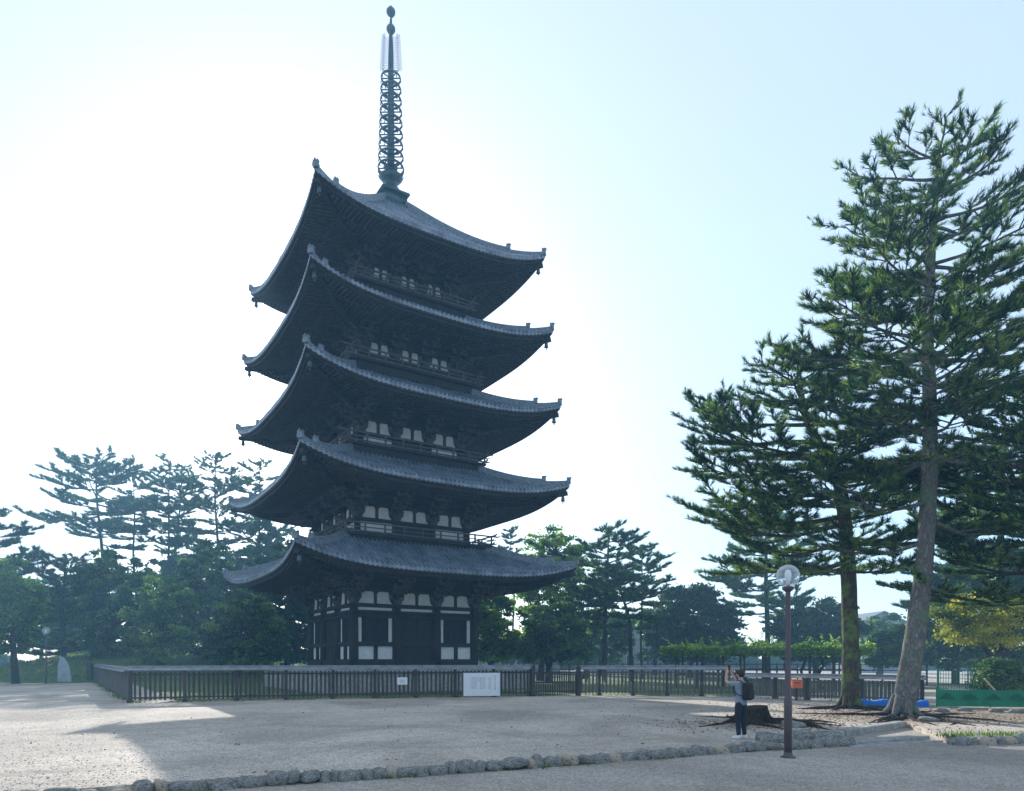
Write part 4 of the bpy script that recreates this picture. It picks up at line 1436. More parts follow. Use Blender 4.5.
# ------------------------------------------------------------------ fences
frr = random.Random(12)
def fence_run(root, pts, zt, post_gap, pick_gap, mats, coping=True, pw=0.055, skip=(), base_rail=True):
    for (a, b) in zip(pts[:-1], pts[1:]):
        L = (b - a).length
        d = (b - a) / L
        nrm = Vector((d.y, -d.x, 0))
        n = max(1, round(L / post_gap))
        R = Matrix((d, Vector((-d.y, d.x, 0)), Vector((0, 0, 1)))).transposed()
        for i in range(n + 1):
            if i == n and (b - pts[-1]).length > 0.01: continue
            p = a + d * (L * i / n)
            q = MB()
            q.box((p.x, p.y, zt / 2 - 0.06), (0.075, 0.075, zt / 2 - 0.07), R)
            q.box((p.x + nrm.x * .02, p.y + nrm.y * .02, 0.06), (0.12, 0.12, 0.07), R)
            q.build('fence_post', mats[0], root)
        for i in range(n):
            if any(abs(((a + d * (L * (i + .5) / n)) - s).length) < post_gap * .55 for s in skip): continue
            q = MB()
            p0, p1 = a + d * (L * i / n + 0.078), a + d * (L * (i + 1) / n - 0.078)
            for z in ((0.22, zt - 0.32) if base_rail else (0.3, zt - 0.25)):
                q.beam(p0 + Vector((0, 0, z)), p1 + Vector((0, 0, z)), 0.05, 0.08)
            k = int((p1 - p0).length / pick_gap)
            for j in range(k):
                c = p0 + (p1 - p0) * ((j + 0.5 + frr.uniform(-.08, .08)) / k)
                Rj = R @ Matrix.Rotation(frr.gauss(0, 0.012), 3, 'Y')
                q.box((c.x + nrm.x * 0.045, c.y + nrm.y * 0.045, (zt - 0.2) / 2 + 0.05), (pw * frr.uniform(.85, 1.1), 0.016, (zt - 0.2) / 2 - 0.06 + frr.uniform(-.015, .015)), Rj)
            q.build('picket_panel', mats[1], root)
        if coping:
            q = MB()
            w, h = 0.30, 0.13
            a2, b2 = a - d * 0.12, b + d * 0.12
            vs = []
            for p in (a2, b2):
                for u, z in ((-w, zt - 0.14), (-w, zt - 0.10), (0, zt + h - 0.1), (w, zt - 0.10), (w, zt - 0.14), (0, zt - 0.05)):
                    vs.append((p.x + nrm.x * u, p.y + nrm.y * u, z))
            q.add(vs, [(0, 1, 2, 3, 4, 5)[::-1], (6, 7, 8, 9, 10, 11)] + [(i, (i + 1) % 6, (i + 1) % 6 + 6, i + 6) for i in range(6)])
            nb = int((b2 - a2).length / 0.9)
            for i in range(nb + 1):
                c = a2 + (b2 - a2) * (i / nb)
                for s in (-1, 1):
                    q.beam(c + nrm * (s * 0.02) + Vector((0, 0, zt + h - 0.092)), c + nrm * (s * (w + 0.005)) + Vector((0, 0, zt - 0.088)), 0.05, 0.02)
            q.tube([a2 + Vector((0, 0, zt + h - 0.09)), b2 + Vector((0, 0, zt + h - 0.09))], 0.045, 8)
            q.build('coping', M['coping'], root)

def on_fence(px, a, b, offd=0.0):
    # the point of the fence line seen at a given picture column, moved offd to its front
    k = (px - 512) / F
    d = b - a
    t = (k * a.y - a.x) / (d.x - k * d.y)
    p = a + d * t
    dn = d.normalized()
    return p + Vector((dn.y, -dn.x, 0)) * offd, atan2(dn.y, dn.x)
gate_a, gate_b = on_fence(531, FL[2], FL[3])[0], on_fence(578, FL[2], FL[3])[0]
fa = empty('picket_fence', FL[1])
tag(fa, 'long dark wooden picket fence with grey coping in front of the pagoda', 'fence')
def rel(root, pts): return [p - root.location for p in pts]
fence_run(fa, rel(fa, [FL[1], FL[2], gate_a]), 1.62, 2.3, 0.205, (M['fence'], M['fence']))
fb = empty('picket_fence', FL[0])
tag(fb, 'receding side run of the picket fence going back from its left corner', 'fence')
fence_run(fb, rel(fb, [FL[0], FL[1] + (FL[0] - FL[1]).normalized() * 0.35]), 1.55, 2.6, 0.25, (M['fence_pale'], M['fence_pale']))
fc_ = empty('picket_fence', gate_b)
tag(fc_, 'stretch of dark picket fence between the gate and the photographing person', 'fence')
fence_run(fc_, rel(fc_, [gate_b, FL[3], FL[4]]), 1.58, 1.9, 0.2, (M['fence'], M['fence_pale']))
fd = empty('picket_fence', FR[0])
tag(fd, 'lower grey board fence running from the person behind the two big pines', 'fence')
fence_run(fd, rel(fd, FR), 1.22, 2.0, 0.16, (M['fence'], M['fence_pale']), True, 0.065)
gt = empty('fence_gate', gate_a)
tag(gt, 'dark double picket gate between two taller posts right of the notice board', 'gate')
ga, gb = Vector((0, 0, 0)) + (gate_b - gate_a) * 0.02, (gate_b - gate_a) * 0.98
d = (gb - ga).normalized(); R = Matrix((d, Vector((-d.y, d.x, 0)), Vector((0, 0, 1)))).transposed()
off = Vector((d.y, -d.x, 0)) * 0.22
for p in (ga + off, gb + off):
    q = MB(); q.box((p.x, p.y, 0.80), (0.10, 0.10, 0.80), R)
    q.taper((p.x, p.y), (0.13, 0.13), (0.03, 0.03), 1.602, 1.68)
    q.build('gate_post', M['fence'], gt)
mid = (ga + gb) / 2 + off
for s in (0, 1):
    q = MB()
    p0, p1 = (ga + off + d * 0.13, mid - d * 0.01) if s == 0 else (mid + d * 0.01, gb + off - d * 0.13)
    for z in (0.25, 0.75, 1.28):
        q.beam(p0 + Vector((0, 0, z)), p1 + Vector((0, 0, z)), 0.05, 0.09)
    for j in range(9):
        c = p0 + (p1 - p0) * ((j + 0.5) / 9)
        q.box((c.x + d.y * 0.04, c.y - d.x * 0.04, 0.72), (0.04, 0.014, 0.64), R)
    q.build('gate_leaf', M['fence'], gt)
q = MB(); p = FL[0] + Vector((-0.2, -0.6, 0))
q.box((0, 0, 0.8), (0.2, 0.2, 0.8)); q.taper((0, 0), (0.24, 0.24), (0.05, 0.05), 1.603, 1.75)
o = q.build('end_post', M['fence']); o.location = p
tag(o, 'thick black post at the far left end of the fence', 'post')
# low rear rail fence beyond the pagoda
rf = empty('rail_fence', (-6, 62, 0))
tag(rf, 'thin dark rail fence far behind the gate and trees', 'fence')
q = MB()
for z in (0.7, 1.15, 1.6):
    q.beam((8, 0, z), (38, -8, z), 0.06, 0.07)
q.build('rail', M['fence'], rf)
for i in range(21):
    t = i / 20
    q = MB(); q.box((8 + 30 * t, -8 * t, 0.85), (0.05, 0.05, 0.85)); q.build('post', M['fence'], rf)

# notice board on the fence
p, ang = on_fence(480.5, FL[2], FL[3], 0.32)
nb = empty('notice_board', p, ang)
tag(nb, 'wide white notice board standing against the picket fence', 'notice board')
hw_, z0_, z1_ = 0.98, zat(696, p.y), zat(673, p.y)
q = MB(); q.box((0, 0, (z0_ + z1_) / 2), (hw_, 0.025, (z1_ - z0_) / 2)); q.build('board', M['signwhite'], nb)
q = MB()
for s in (-1, 1):
    q.box((s * (hw_ + 0.02), 0, (z1_ + 0.02) / 2), (0.02, 0.03, (z1_ + 0.02) / 2))
q.box((0, 0, z1_ + 0.012), (hw_, 0.03, 0.012))
q.build('board_frame', M['metal'], nb)
q = MB(); r = random.Random(8)
for blk, (xa, xb) in enumerate(((-0.62, -0.24), (-0.20, 0.20), (0.34, 0.52))):
    ncol = int((xb - xa) / 0.075)
    for i in range(ncol):
        xx = xa + (i + 0.5) * (xb - xa) / ncol
        z = z1_ - 0.24
        while z > z0_ + 0.34:
            h = r.uniform(0.03, 0.05)
            q.box((xx, -0.028, z), (0.014, 0.002, h / 2)); q.box((xx, -0.0285, z), (0.024, 0.002, 0.006))
            z -= 0.065
            if r.random() < 0.015: break
for i in range(6):
    q.box((0.72 + 0.0 * i, -0.028, z1_ - 0.2 - 0.13 * i), (0.03, 0.002, 0.035))
q.build('writing', M['ink'], nb)
p, ang = on_fence(402, FL[2], FL[3], 0.16)
sg = empty('small_sign', p, ang)
tag(sg, 'small white sign hung on the pickets below the pagoda door', 'sign')
q = MB(); q.box((0, 0, zat(681, p.y)), (0.26, 0.012, 0.19)); q.build('board', M['signwhite'], sg)
q = MB()
for i in range(5): q.box((-0.1 + 0.05 * i, -0.0145, zat(681, p.y) + 0.02), (0.010, 0.002, 0.06)); 
q.box((0, -0.0145, zat(681, p.y) - 0.09), (0.12, 0.002, 0.012))
q.build('writing', M['ink'], sg)

# ------------------------------------------------------------------ lamp posts
def sphere_prof(r, z, n=14, a0=-pi / 2, a1=pi / 2):
    return [(max(0.001, r * cos(a0 + (a1 - a0) * i / n)), z + r * sin(a0 + (a1 - a0) * i / n)) for i in range(n + 1)]
L0 = at(788, 757.5, PZ)
lamp = empty('street_lamp', L0)
gz = zat(576, L0[1]) - PZ
tag(lamp, 'tall brown lamp post with a clear round globe standing on the near path', 'street lamp')
q = MB()
zmid = zat(697, L0[1]) - PZ
q.lathe([(0.085, 0), (0.083, zmid - 0.03), (0.06, zmid + 0.03), (0.055, gz - 0.40), (0.05, gz - 0.30)], 20)
q.build('post', M['post'], lamp, True)
q = MB(); q.lathe([(0.16, 0.001), (0.16, 0.03), (0.10, 0.04), (0.088, 0.12)], 20); q.build('base_flange', M['post'], lamp, True)
q = MB(); q.lathe([(0.05, gz - 0.36), (0.12, gz - 0.30), (0.13, gz - 0.25), (0.09, gz - 0.235), (0.03, gz - 0.23)], 20); q.build('collar', M['post'], lamp, True)
q = MB(); q.lathe(sphere_prof(0.25, gz, 18, -1.1), 28); q.build('lamp_globe', M['glass'], lamp, True)
q = MB(); q.lathe([(0.045, gz - 0.23), (0.045, gz - 0.12), (0.065, gz - 0.08), (0.075, gz + 0.05), (0.05, gz + 0.12), (0.01, gz + 0.14)], 16); q.build('bulb', M['signwhite'], lamp, True)
def small_lamp(px, py, Y, label, kind):
    g = zat(py, Y)
    l = empty('street_lamp', (atY(px, Y), Y, 0))
    tag(l, label, 'street lamp')
    q = MB(); q.lathe([(0.08, 0), (0.06, 1.5), (0.05, g - 0.25)], 10); q.build('post', M['post'], l, True)
    if kind == 0:
        q = MB(); q.lathe(sphere_prof(0.30, g, 10, -1.2), 16); q.build('lamp_globe', M['glass'], l, True)
        q = MB(); q.lathe([(0.1, g - 0.2), (0.12, g + 0.05), (0.02, g + 0.12)], 10); q.build('bulb', M['signwhite'], l, True)
    else:
        q = MB(); q.lathe(sphere_prof(0.26, g, 10, -1.2, 0.3) + [(0.27, g + 0.1), (0.1, g + 0.34), (0.02, g + 0.45)], 14); q.build('lamp_globe', M['signwhite'], l, True)
small_lamp(46, 631, 58, 'slim lamp post with clear globe at the far left path', 0)
small_lamp(77, 645, 72, 'small white lamp post in front of the sunlit lawn', 1)

# leaning slab, orange box, tarp, barrier
q = MB()
q.prism([(-0.45, 0), (0.55, 0), (0.50, 0.6), (0.28, 1.5), (-0.10, 2.15), (-0.42, 2.25), (-0.50, 1.4)], 'y', -0.15, 0.15)
o = q.build('stone_slab', M['monument']); o.location = (atY(64, 60), 60, 0); o.rotation_euler = (0, 0.06, 0.3)
tag(o, 'tall pale blue grey stone slab at the foot of the lawn', 'stone slab')
p = at(796, 699); 
ob = empty('orange_box', (atY(796.5, 34.2), 34.2, 0))
tag(ob, 'orange box on a short post just right of the lamp post, before the fence', 'box')
q = MB(); zc = zat(684, 34.2)
q.box((0, 0, zc), (0.25, 0.14, 0.20)); q.box((0, 0, zc + 0.215), (0.27, 0.16, 0.015)); q.build('box_body', M['orange'], ob)
q = MB(); q.box((0, 0.0, (zc - 0.2) / 2), (0.05, 0.05, (zc - 0.203) / 2)); q.build('post', M['fence'], ob)
q = MB(); q.box((0, -0.143, zc + 0.06), (0.14, 0.003, 0.02)); q.build('slot', M['black'], ob)
m = MB()
pa, pb = Vector((atY(861, 30.0), 30.0, 0)), Vector((atY(929, 29.3), 29.3, 0))
vs, fs = [], []
k = 26; r = random.Random(3)
d = (pb - pa).normalized(); nn_ = Vector((-d.y, d.x, 0))
sec = [(-0.05, 0.0), (0.0, 0.12), (0.03, 0.22), (0.12, 0.27), (0.40, 0.28), (0.55, 0.22), (0.6, 0.0)]
for i in range(k + 1):
    q_ = pa.lerp(pb, i / k)
    for u, z in sec:
        j = r.uniform(-0.025, 0.025)
        vs.append((q_.x + nn_.x * (u + j), q_.y + nn_.y * (u + j), z * (0.95 + 0.1 * sin(i * 0.8)) + (j if z > 0 else 0)))
ns = len(sec)
for i in range(k):
    for j in range(ns - 1):
        c = i * ns + j
        fs.append((c, c + 1, c + 1 + ns, c + ns))
fs += [tuple(range(ns)), tuple(range(k * ns, k * ns + ns))[::-1]]
m.add(vs, fs)
tag(m.build('tarpaulin', M['tarp']), 'bright blue tarpaulin over a long low pile behind the tallest pine', 'tarpaulin')

# green net barrier with printed hill shapes
na, nb2 = Vector((atY(937, 29.3), 29.3, 0)), Vector((27.5, 27.0, 0))
bar = empty('net_barrier', na)
tag(bar, 'low green net barrier printed with dark hill shapes at the right', 'barrier')
d = (nb2 - na); L = d.length; d.normalize(); nn_ = Vector((d.y, -d.x, 0))
vs, fs = [], []
k = 60
for i in range(k + 1):
    q_ = d * (L * i / k)
    for z in (0.05, 0.28, 0.5, 0.76):
        w = 0.03 * sin(i * 1.7) * (0.8 - z) + 0.02 * sin(i * 0.6 + z * 3)
        sag = 0.03 * sin((i % 10) / 10 * pi)
        vs.append((q_.x + nn_.x * w, q_.y + nn_.y * w, z - sag * (z > .5)))
for i in range(k):
    for j in range(3):
        c = i * 4 + j
        fs.append((c, c + 4, c + 5, c + 1))
q = MB(); q.add(vs, fs); q.build('net', M['greennet'], bar)
q = MB()
i = 0
s = 0.35
while s < L - 0.4:
    c = d * s + nn_ * 0.055
    pts = [(-0.32, 0.34), (0.32, 0.34), (0.16, 0.50), (0.03, 0.60), (-0.03, 0.60), (-0.16, 0.50)]
    q.add([(c.x + d.x * a, c.y + d.y * a, z) for a, z in pts], [tuple(range(6))])
    s += 0.86
q.build('printed_hills', M['greendark'], bar)
for i in range(6):
    p = d * (L * i / 5)
    q = MB(); q.lathe([(0.025, 0), (0.025, 0.85)], 8, (p.x - nn_.x * 0.06, p.y - nn_.y * 0.06, 0)); q.build('post', M['greenmesh'], bar)
# green mesh fence behind it
mf = empty('mesh_fence', (atY(938, 34), 34, 0))
tag(mf, 'green steel mesh fence standing behind the green net barrier', 'fence')
for i in range(6):
    q = MB(); q.lathe([(0.05, 0), (0.05, 1.55)], 8, (i * 2.0, -0.15 * i, 0)); q.build('post', M['greenmesh'], mf)
for i in range(5):
    q = MB()
    a, b = Vector((i * 2.0 + .06, -0.15 * i, 0)), Vector((i * 2.0 + 1.94, -0.15 * i - 0.14, 0))
    for z in (0.12, 0.8, 1.45):
        q.beam(a + Vector((0, 0, z)), b + Vector((0, 0, z)), 0.03, 0.045)
    for j in range(15):
        c = a.lerp(b, (j + .5) / 15)
        q.beam((c.x, c.y, 0.13), (c.x, c.y, 1.44), 0.018, 0.018, (0, 1, 0))
    q.build('mesh_panel', M['greenmesh'], mf)
wf = empty('slat_fence', (atY(968, 46), 46, 0))
tag(wf, 'short pale slatted fence glimpsed behind the green mesh fence', 'fence')
q = MB()
for j in range(18):
    q.box((j * 0.24, 0, 0.65), (0.06, 0.02, 0.6))
for z in (0.35, 1.0): q.box((2.1, 0.045, z), (2.2, 0.02, 0.04))
q.build('slats', M['housewall'], wf)
q = MB(); q.beam((0, 0, 0.0), (-0.72, 0.05, 0.82), 0.10, 0.045)
o = q.build('timber_board', M['timber']); o.location = (atY(1001, 31.5), 31.5, 0.32)
tag(o, 'pale new board leaning diagonally above the green net', 'board')
# rubble blocks under the green net
for i, (px, py) in enumerate(((942, 712), (965, 711), (996, 712), (1016, 713))):
    o = bpy.data.objects.new('rubble_block', rocks[(i * 2) % 12 if (i*2)%12 not in (3,9) else 5]); COL.objects.link(o)
    p = at(px, py); o.location = (p[0], p[1], 0.04); o.scale = (0.28, 0.2, 0.12)
    tag(o, 'weathered rubble block lying below the green net barrier', 'rubble', 'rubble blocks below the green net')

# ------------------------------------------------------------------ wisteria trellis
T0 = Vector((atY(668, 50), 50, 0)); T1 = Vector((atY(868, 45), 45, 0))
tl = empty('wisteria_trellis', T0)
tag(tl, 'long dark timber trellis on posts carrying the wisteria', 'trellis')
d = T1 - T0; L = d.length; d.normalize(); nn_ = Vector((-d.y, d.x, 0))
TH = 2.42
for row in (0.3, 3.2):
    for i in range(9):
        p = d * (0.5 + (L - 1) * i / 8) + nn_ * row
        q = MB(); q.beam((p.x, p.y, 0), (p.x, p.y, TH), 0.13, 0.13, (0, 1, 0)); q.build('post', M['fence'], tl)
    q = MB(); a, b = nn_ * row, d * L + nn_ * row
    q.beam(a + Vector((0, 0, TH + 0.07)), b + Vector((0, 0, TH + 0.07)), 0.12, 0.13); q.build('beam', M['fence'], tl)
    q = MB()
    for z in (0.9, 1.3): q.beam(a + Vector((0, 0, z)), b + Vector((0, 0, z)), 0.06, 0.08)
    q.build('rail', M['fence'], tl)
q = MB()
for i in range(40):
    p = d * (L * i / 39)
    q.beam(p - nn_ * 0.3 + Vector((0, 0, TH + 0.17)), p + nn_ * 3.8 + Vector((0, 0, TH + 0.17)), 0.05, 0.06)
q.build('lattice', M['fence'], tl)
vn = empty('wisteria_vine', T0)
tag(vn, 'bright green wisteria spread over the top of the trellis', 'vine')
rs = np.random.RandomState(31)
k = 30000
u = rs.uniform(-0.3, L + 0.3, k); w = rs.uniform(-0.8, 4.2, k)
hmp = 0.30 + 0.20 * np.sin(u * 1.3) + 0.18 * np.sin(u * 3.1 + w) + 0.12 * np.sin(u * 7 + w * 2.2)
z = TH + 0.1 + rs.uniform(-0.25, 1, k) * np.clip(hmp, 0.1, 1)
edge = (w < -0.2) | (w > 3.7)
z = np.where(edge, TH + 0.15 - rs.uniform(-0.2, 0.35, k), z)
P = np.stack([u * d.x + w * nn_.x, u * d.y + w * nn_.y, z], 1)
ke = 9000                                           # leaves hanging over the front and side edges
ue = rs.uniform(-0.4, L + 0.4, ke); we = rs.normal(size=ke) * 0.18 - 0.65
ze = TH + 0.05 + rs.uniform(-0.12, 0.55, ke) * (0.8 + 0.3 * np.sin(ue * 2.3) * np.sin(ue * 0.9))
P = np.concatenate([P, np.stack([ue * d.x + we * nn_.x, ue * d.y + we * nn_.y, ze], 1)])
shoot = []
for i in range(60):
    a = rs.uniform(0, L); b = rs.uniform(-0.6, 3.5); hh = rs.uniform(0.3, 0.9)
    base = np.array([a * d.x + b * nn_.x, a * d.y + b * nn_.y, TH + 0.4])
    dr = np.array([rs.normal() * .6, rs.normal() * .6, 1.0])
    for t in np.linspace(0, 1, 26): shoot.append(base + dr * hh * t + rs.normal(size=3) * 0.05)
P = np.concatenate([P, np.array(shoot)])
np_mesh('crown', leaves(P, rs.uniform(0.05, 0.13, len(P)), rs, 1.5), 4, M['vine'], vn, rs.uniform(0, 1, len(P)))
q = MB()
for i, t in enumerate((0.62, 0.70, 0.78)):
    p = d * (L * t) + nn_ * 0.8
    q.tube([(p.x + 0.25 * sin(j * 1.3 + i), p.y + 0.2 * cos(j * 1.1), TH * j / 6) for j in range(7)], [0.13, 0.11, 0.1, 0.09, 0.08, 0.07, 0.05], 7)
q.build('trunk', M['bark_dark'], vn, True)

# ------------------------------------------------------------------ houses
def house(px0, px1, Y, py_eave, py_ridge, dep, label, rot=0.0, floors=2, seed=0):
    x0, x1 = atY(px0, Y), atY(px1, Y)
    w = (x1 - x0) / 2
    h, rdg = zat(py_eave, Y), zat(py_ridge, Y)
    r = empty('house', ((x0 + x1) / 2, Y, 0), rot)
    tag(r, label, 'house')
    q = MB(); q.prism([(-w, 0), (w, 0), (w, h - 0.01), (0, rdg - 0.15), (-w, h - 0.01)], 'y', 0, dep); q.build('wall', M['housewall'], r)
    q = MB()
    for s in (-1, 1):
        a, b = (s * (w + 0.5), h - 0.25), (0, rdg)
        pl = [a, b, (b[0], b[1] + 0.18), (a[0], a[1] + 0.18)]
        q.prism(pl if s < 0 else pl[::-1], 'y', -0.4, dep + 0.4)
    q.build('roof', M['houseroof'], r)
    fh = h / floors
    nwin = max(2, int(w * 2 / 2.6))
    for f_ in range(floors):
        for i in range(nwin):
            cx = -w + (i + 0.5) * 2 * w / nwin
            g = MB(); g.box((cx, -0.03, f_ * fh + fh * 0.55), (0.62, 0.05, fh * 0.25)); wn = g.build('window', M['monument'], r)
            g = MB()
            for s in (-1, 1): g.box((cx + s * 0.29, -0.085, f_ * fh + fh * 0.55), (0.25, 0.01, fh * 0.25 - 0.06))
            g.build('pane', M['window'], wn)
house(508, 560, 98, 645, 637, 9, 'low pale house with grey roof behind the forked broadleaf tree', 0.0, 1)
house(584, 640, 102, 628, 618, 10, 'pale two storey house behind the slender open pine', 0.05, 2)
house(640, 700, 110, 626, 615, 10, 'grey two storey house behind the pole like pine', -0.05, 2)
house(862, 905, 104, 622, 612, 10, 'pale house far behind the gap between the two big pines', 0.0, 2)
house(470, 505, 105, 648, 641, 8, 'small pale house just right of the pagoda base', 0.0, 1)

# ------------------------------------------------------------------ person
def skinned(verts, edges, radii, sub=2, root=0):
    me = bpy.data.meshes.new('tmp')
    me.from_pydata(verts, edges, [])
    o = bpy.data.objects.new('tmp', me)
    COL.objects.link(o)
    md = o.modifiers.new('s', 'SKIN')
    md.use_smooth_shade = True
    sv = me.skin_vertices[0].data
    for i, r in enumerate(radii):
        sv[i].radius = r if isinstance(r, tuple) else (r, r)
        sv[i].use_root = (i == root)
    if sub:
        s = o.modifiers.new('u', 'SUBSURF'); s.levels = sub; s.render_levels = sub
    dg = bpy.context.evaluated_depsgraph_get()
    ev = o.evaluated_get(dg)
    m2 = ev.to_mesh()
    vs = [tuple(v.co) for v in m2.vertices]
    fs = [tuple(p.vertices) for p in m2.polygons]
    ev.to_mesh_clear()
    bpy.data.objects.remove(o)
    bpy.data.meshes.remove(me)
    return vs, fs
def chain(vs, es, rs_, pts, start=None):
    """append a chain of (point, radius); returns last index"""
    prev = start
    for p, r in pts:
        vs.append(p); rs_.append(r)
        if prev is not None: es.append((prev, len(vs) - 1))
        prev = len(vs) - 1
    return prev
pp = at(741, 738.5)
per = empty('person', (pp[0], pp[1], 0.0), radians(36))
tag(per, 'person in grey t-shirt and dark jeans raising both hands to take a photo', 'person')
vs, es, rd = [], [], []
chain(vs, es, rd, [((0, 0, 0.93), (0.15, 0.11)), ((0, 0.0, 1.08), (0.13, 0.10)), ((0, 0.0, 1.25), (0.155, 0.105)), ((0, -0.01, 1.38), (0.15, 0.095)), ((0, 0.0, 1.465), 0.06), ((0, 0.015, 1.53), 0.058), ((0, 0.03, 1.585), (0.078, 0.09)), ((0, 0.02, 1.64), (0.08, 0.095)), ((0, 0.015, 1.675), (0.06, 0.07))])
for s in (-1, 1):
    chain(vs, es, rd, [((s * 0.17, 0.01, 1.40), 0.058), ((s * 0.21, 0.16, 1.405), 0.048), ((s * 0.205, 0.29, 1.43), 0.040), ((s * 0.15, 0.335, 1.55), 0.036), ((s * 0.10, 0.36, 1.655), 0.026), ((s * 0.085, 0.365, 1.70), (0.020, 0.036)), ((s * 0.078, 0.37, 1.745), (0.016, 0.038))], 3)
    chain(vs, es, rd, [((s * 0.095, 0, 0.86), 0.09), ((s * 0.105, 0.01, 0.68), 0.075), ((s * 0.11, 0.02, 0.50), 0.055), ((s * 0.115, 0.0, 0.32), 0.052), ((s * 0.12, -0.02, 0.11), 0.036), ((s * 0.13, 0.07, 0.05), (0.035, 0.03))], 0)
bv, bf = skinned(vs, es, rd, 2)
bodym = MB(); bodym.add(bv, bf)
for s in (-1, 1):                                   # fingers curl round the phone, thumb on its near side
    for i in range(4):
        by = 0.345 + 0.019 * i - 0.004
        ln = (0.030, 0.036, 0.034, 0.026)[i]
        v2, e2, r2 = [], [], []
        chain(v2, e2, r2, [((s * 0.078, by, 1.735), 0.0095), ((s * 0.076, by + .002, 1.762), 0.009), ((s * 0.068, by + .006, 1.762 + ln), 0.008), ((s * 0.050, by + .010, 1.768 + ln), 0.007)])
        a, b_ = skinned(v2, e2, r2, 1); bodym.add(a, b_)
    v2, e2, r2 = [], [], []
    chain(v2, e2, r2, [((s * 0.086, 0.345, 1.695), 0.011), ((s * 0.070, 0.325, 1.72), 0.010), ((s * 0.052, 0.328, 1.742), 0.008)])
    a, b_ = skinned(v2, e2, r2, 1); bodym.add(a, b_)
    ear = MB()
    bodym.tube([(s * 0.078, 0.02, 1.575), (s * 0.088, 0.012, 1.60), (s * 0.086, 0.016, 1.625)], [0.010, 0.017, 0.010], 7)
bodym.tube([(0, 0.125, 1.625), (0, 0.143, 1.595), (0, 0.13, 1.582)], [0.008, 0.014, 0.010], 7)   # nose
bodym.build('body', M['skin'], per, True)
for s in (-1, 1):
    q = MB(); q.lathe(sphere_prof(0.012, 0, 6), 8, (s * 0.03, 0.112, 1.622)); q.build('eye', M['signwhite'], per, True)
q = MB(); q.tube([(-0.022, 0.118, 1.553), (0, 0.124, 1.551), (0.022, 0.118, 1.553)], 0.005, 6); q.build('mouth', M['orange'], per, True)
# hair
q = MB()
vs2, fs2 = [], []
nA, nB = 20, 12
r = random.Random(2)
for j in range(nB + 1):
    ph = j / nB * pi
    for i in range(nA):
        a = 2 * pi * i / nA
        front_ = max(0, sin(a))
        lim = 1.0
        z = cos(ph)
        zmin = -0.72 + 0.95 * front_
        z2 = max(z, zmin)
        rr2 = sqrt(max(0, 1 - z * z)) if z > zmin else sqrt(max(0, 1 - zmin * zmin)) * max(0.2, 1 - (zmin - z) * 0.9)
        k_ = 1 + r.uniform(-.03, .04)
        vs2.append((0.094 * rr2 * cos(a) * k_, 0.012 + 0.112 * rr2 * sin(a) * k_, 1.635 + 0.105 * z2 * k_))
for j in range(nB):
    for i in range(nA):
        fs2.append((j * nA + i, (j + 1) * nA + i, (j + 1) * nA + (i + 1) % nA, j * nA + (i + 1) % nA))
q.add(vs2, fs2); q.build('hair', M['hair'], per, True)
# t-shirt
vs, es, rd = [], [], []
chain(vs, es, rd, [((0, 0, 0.82), (0.182, 0.145)), ((0, 0, 0.92), (0.178, 0.14)), ((0, 0.0, 1.06), (0.158, 0.122)), ((0, 0.0, 1.25), (0.172, 0.122)), ((0, -0.01, 1.375), (0.168, 0.11)), ((0, 0.0, 1.452), 0.082)])
for s in (-1, 1):
    chain(vs, es, rd, [((s * 0.172, 0.01, 1.395), 0.076), ((s * 0.208, 0.13, 1.40), 0.068), ((s * 0.212, 0.19, 1.41), 0.066)], 4)
q = MB(); q.add(*skinned(vs, es, rd, 2)); q.build('tshirt', M['shirt'], per, True)
vs, es, rd = [], [], []
chain(vs, es, rd, [((0, 0, 1.0), (0.14, 0.105)), ((0, 0, 0.94), (0.15, 0.115))])
for s in (-1, 1):
    chain(vs, es, rd, [((s * 0.095, 0, 0.85), (0.105, 0.105)), ((s * 0.105, 0.01, 0.68), 0.09), ((s * 0.11, 0.02, 0.50), 0.072), ((s * 0.115, 0.0, 0.32), 0.066), ((s * 0.12, -0.02, 0.11), 0.058), ((s * 0.12, -0.02, 0.085), 0.06)], 1)
q = MB(); q.add(*skinned(vs, es, rd, 2)); q.build('jeans', M['jeans'], per, True)
for s in (-1, 1):
    q = MB()
    out = []
    prof = [(-0.09, 0.036, 0.10), (-0.05, 0.042, 0.11), (0.02, 0.043, 0.10), (0.09, 0.047, 0.07), (0.14, 0.045, 0.055), (0.185, 0.028, 0.035)]
    vs2 = []
    for y_, w_, h_ in prof:
        for u, z_ in ((-1, 0.0), (1, 0.0), (1.05, 0.025), (0.9, h_ * 0.7), (0.4, h_), (-0.4, h_), (-0.9, h_ * 0.7), (-1.05, 0.025)):
            vs2.append((s * 0.13 + u * w_, y_, z_ + 0.003))
    fs2 = [(i * 8 + j, i * 8 + (j + 1) % 8, (i + 1) * 8 + (j + 1) % 8, (i + 1) * 8 + j) for i in range(5) for j in range(8)]
    fs2 += [tuple(range(8))[::-1], tuple(range(40, 48))]
    q.add(vs2, fs2); q.build('shoe', M['shoe'], per, True)
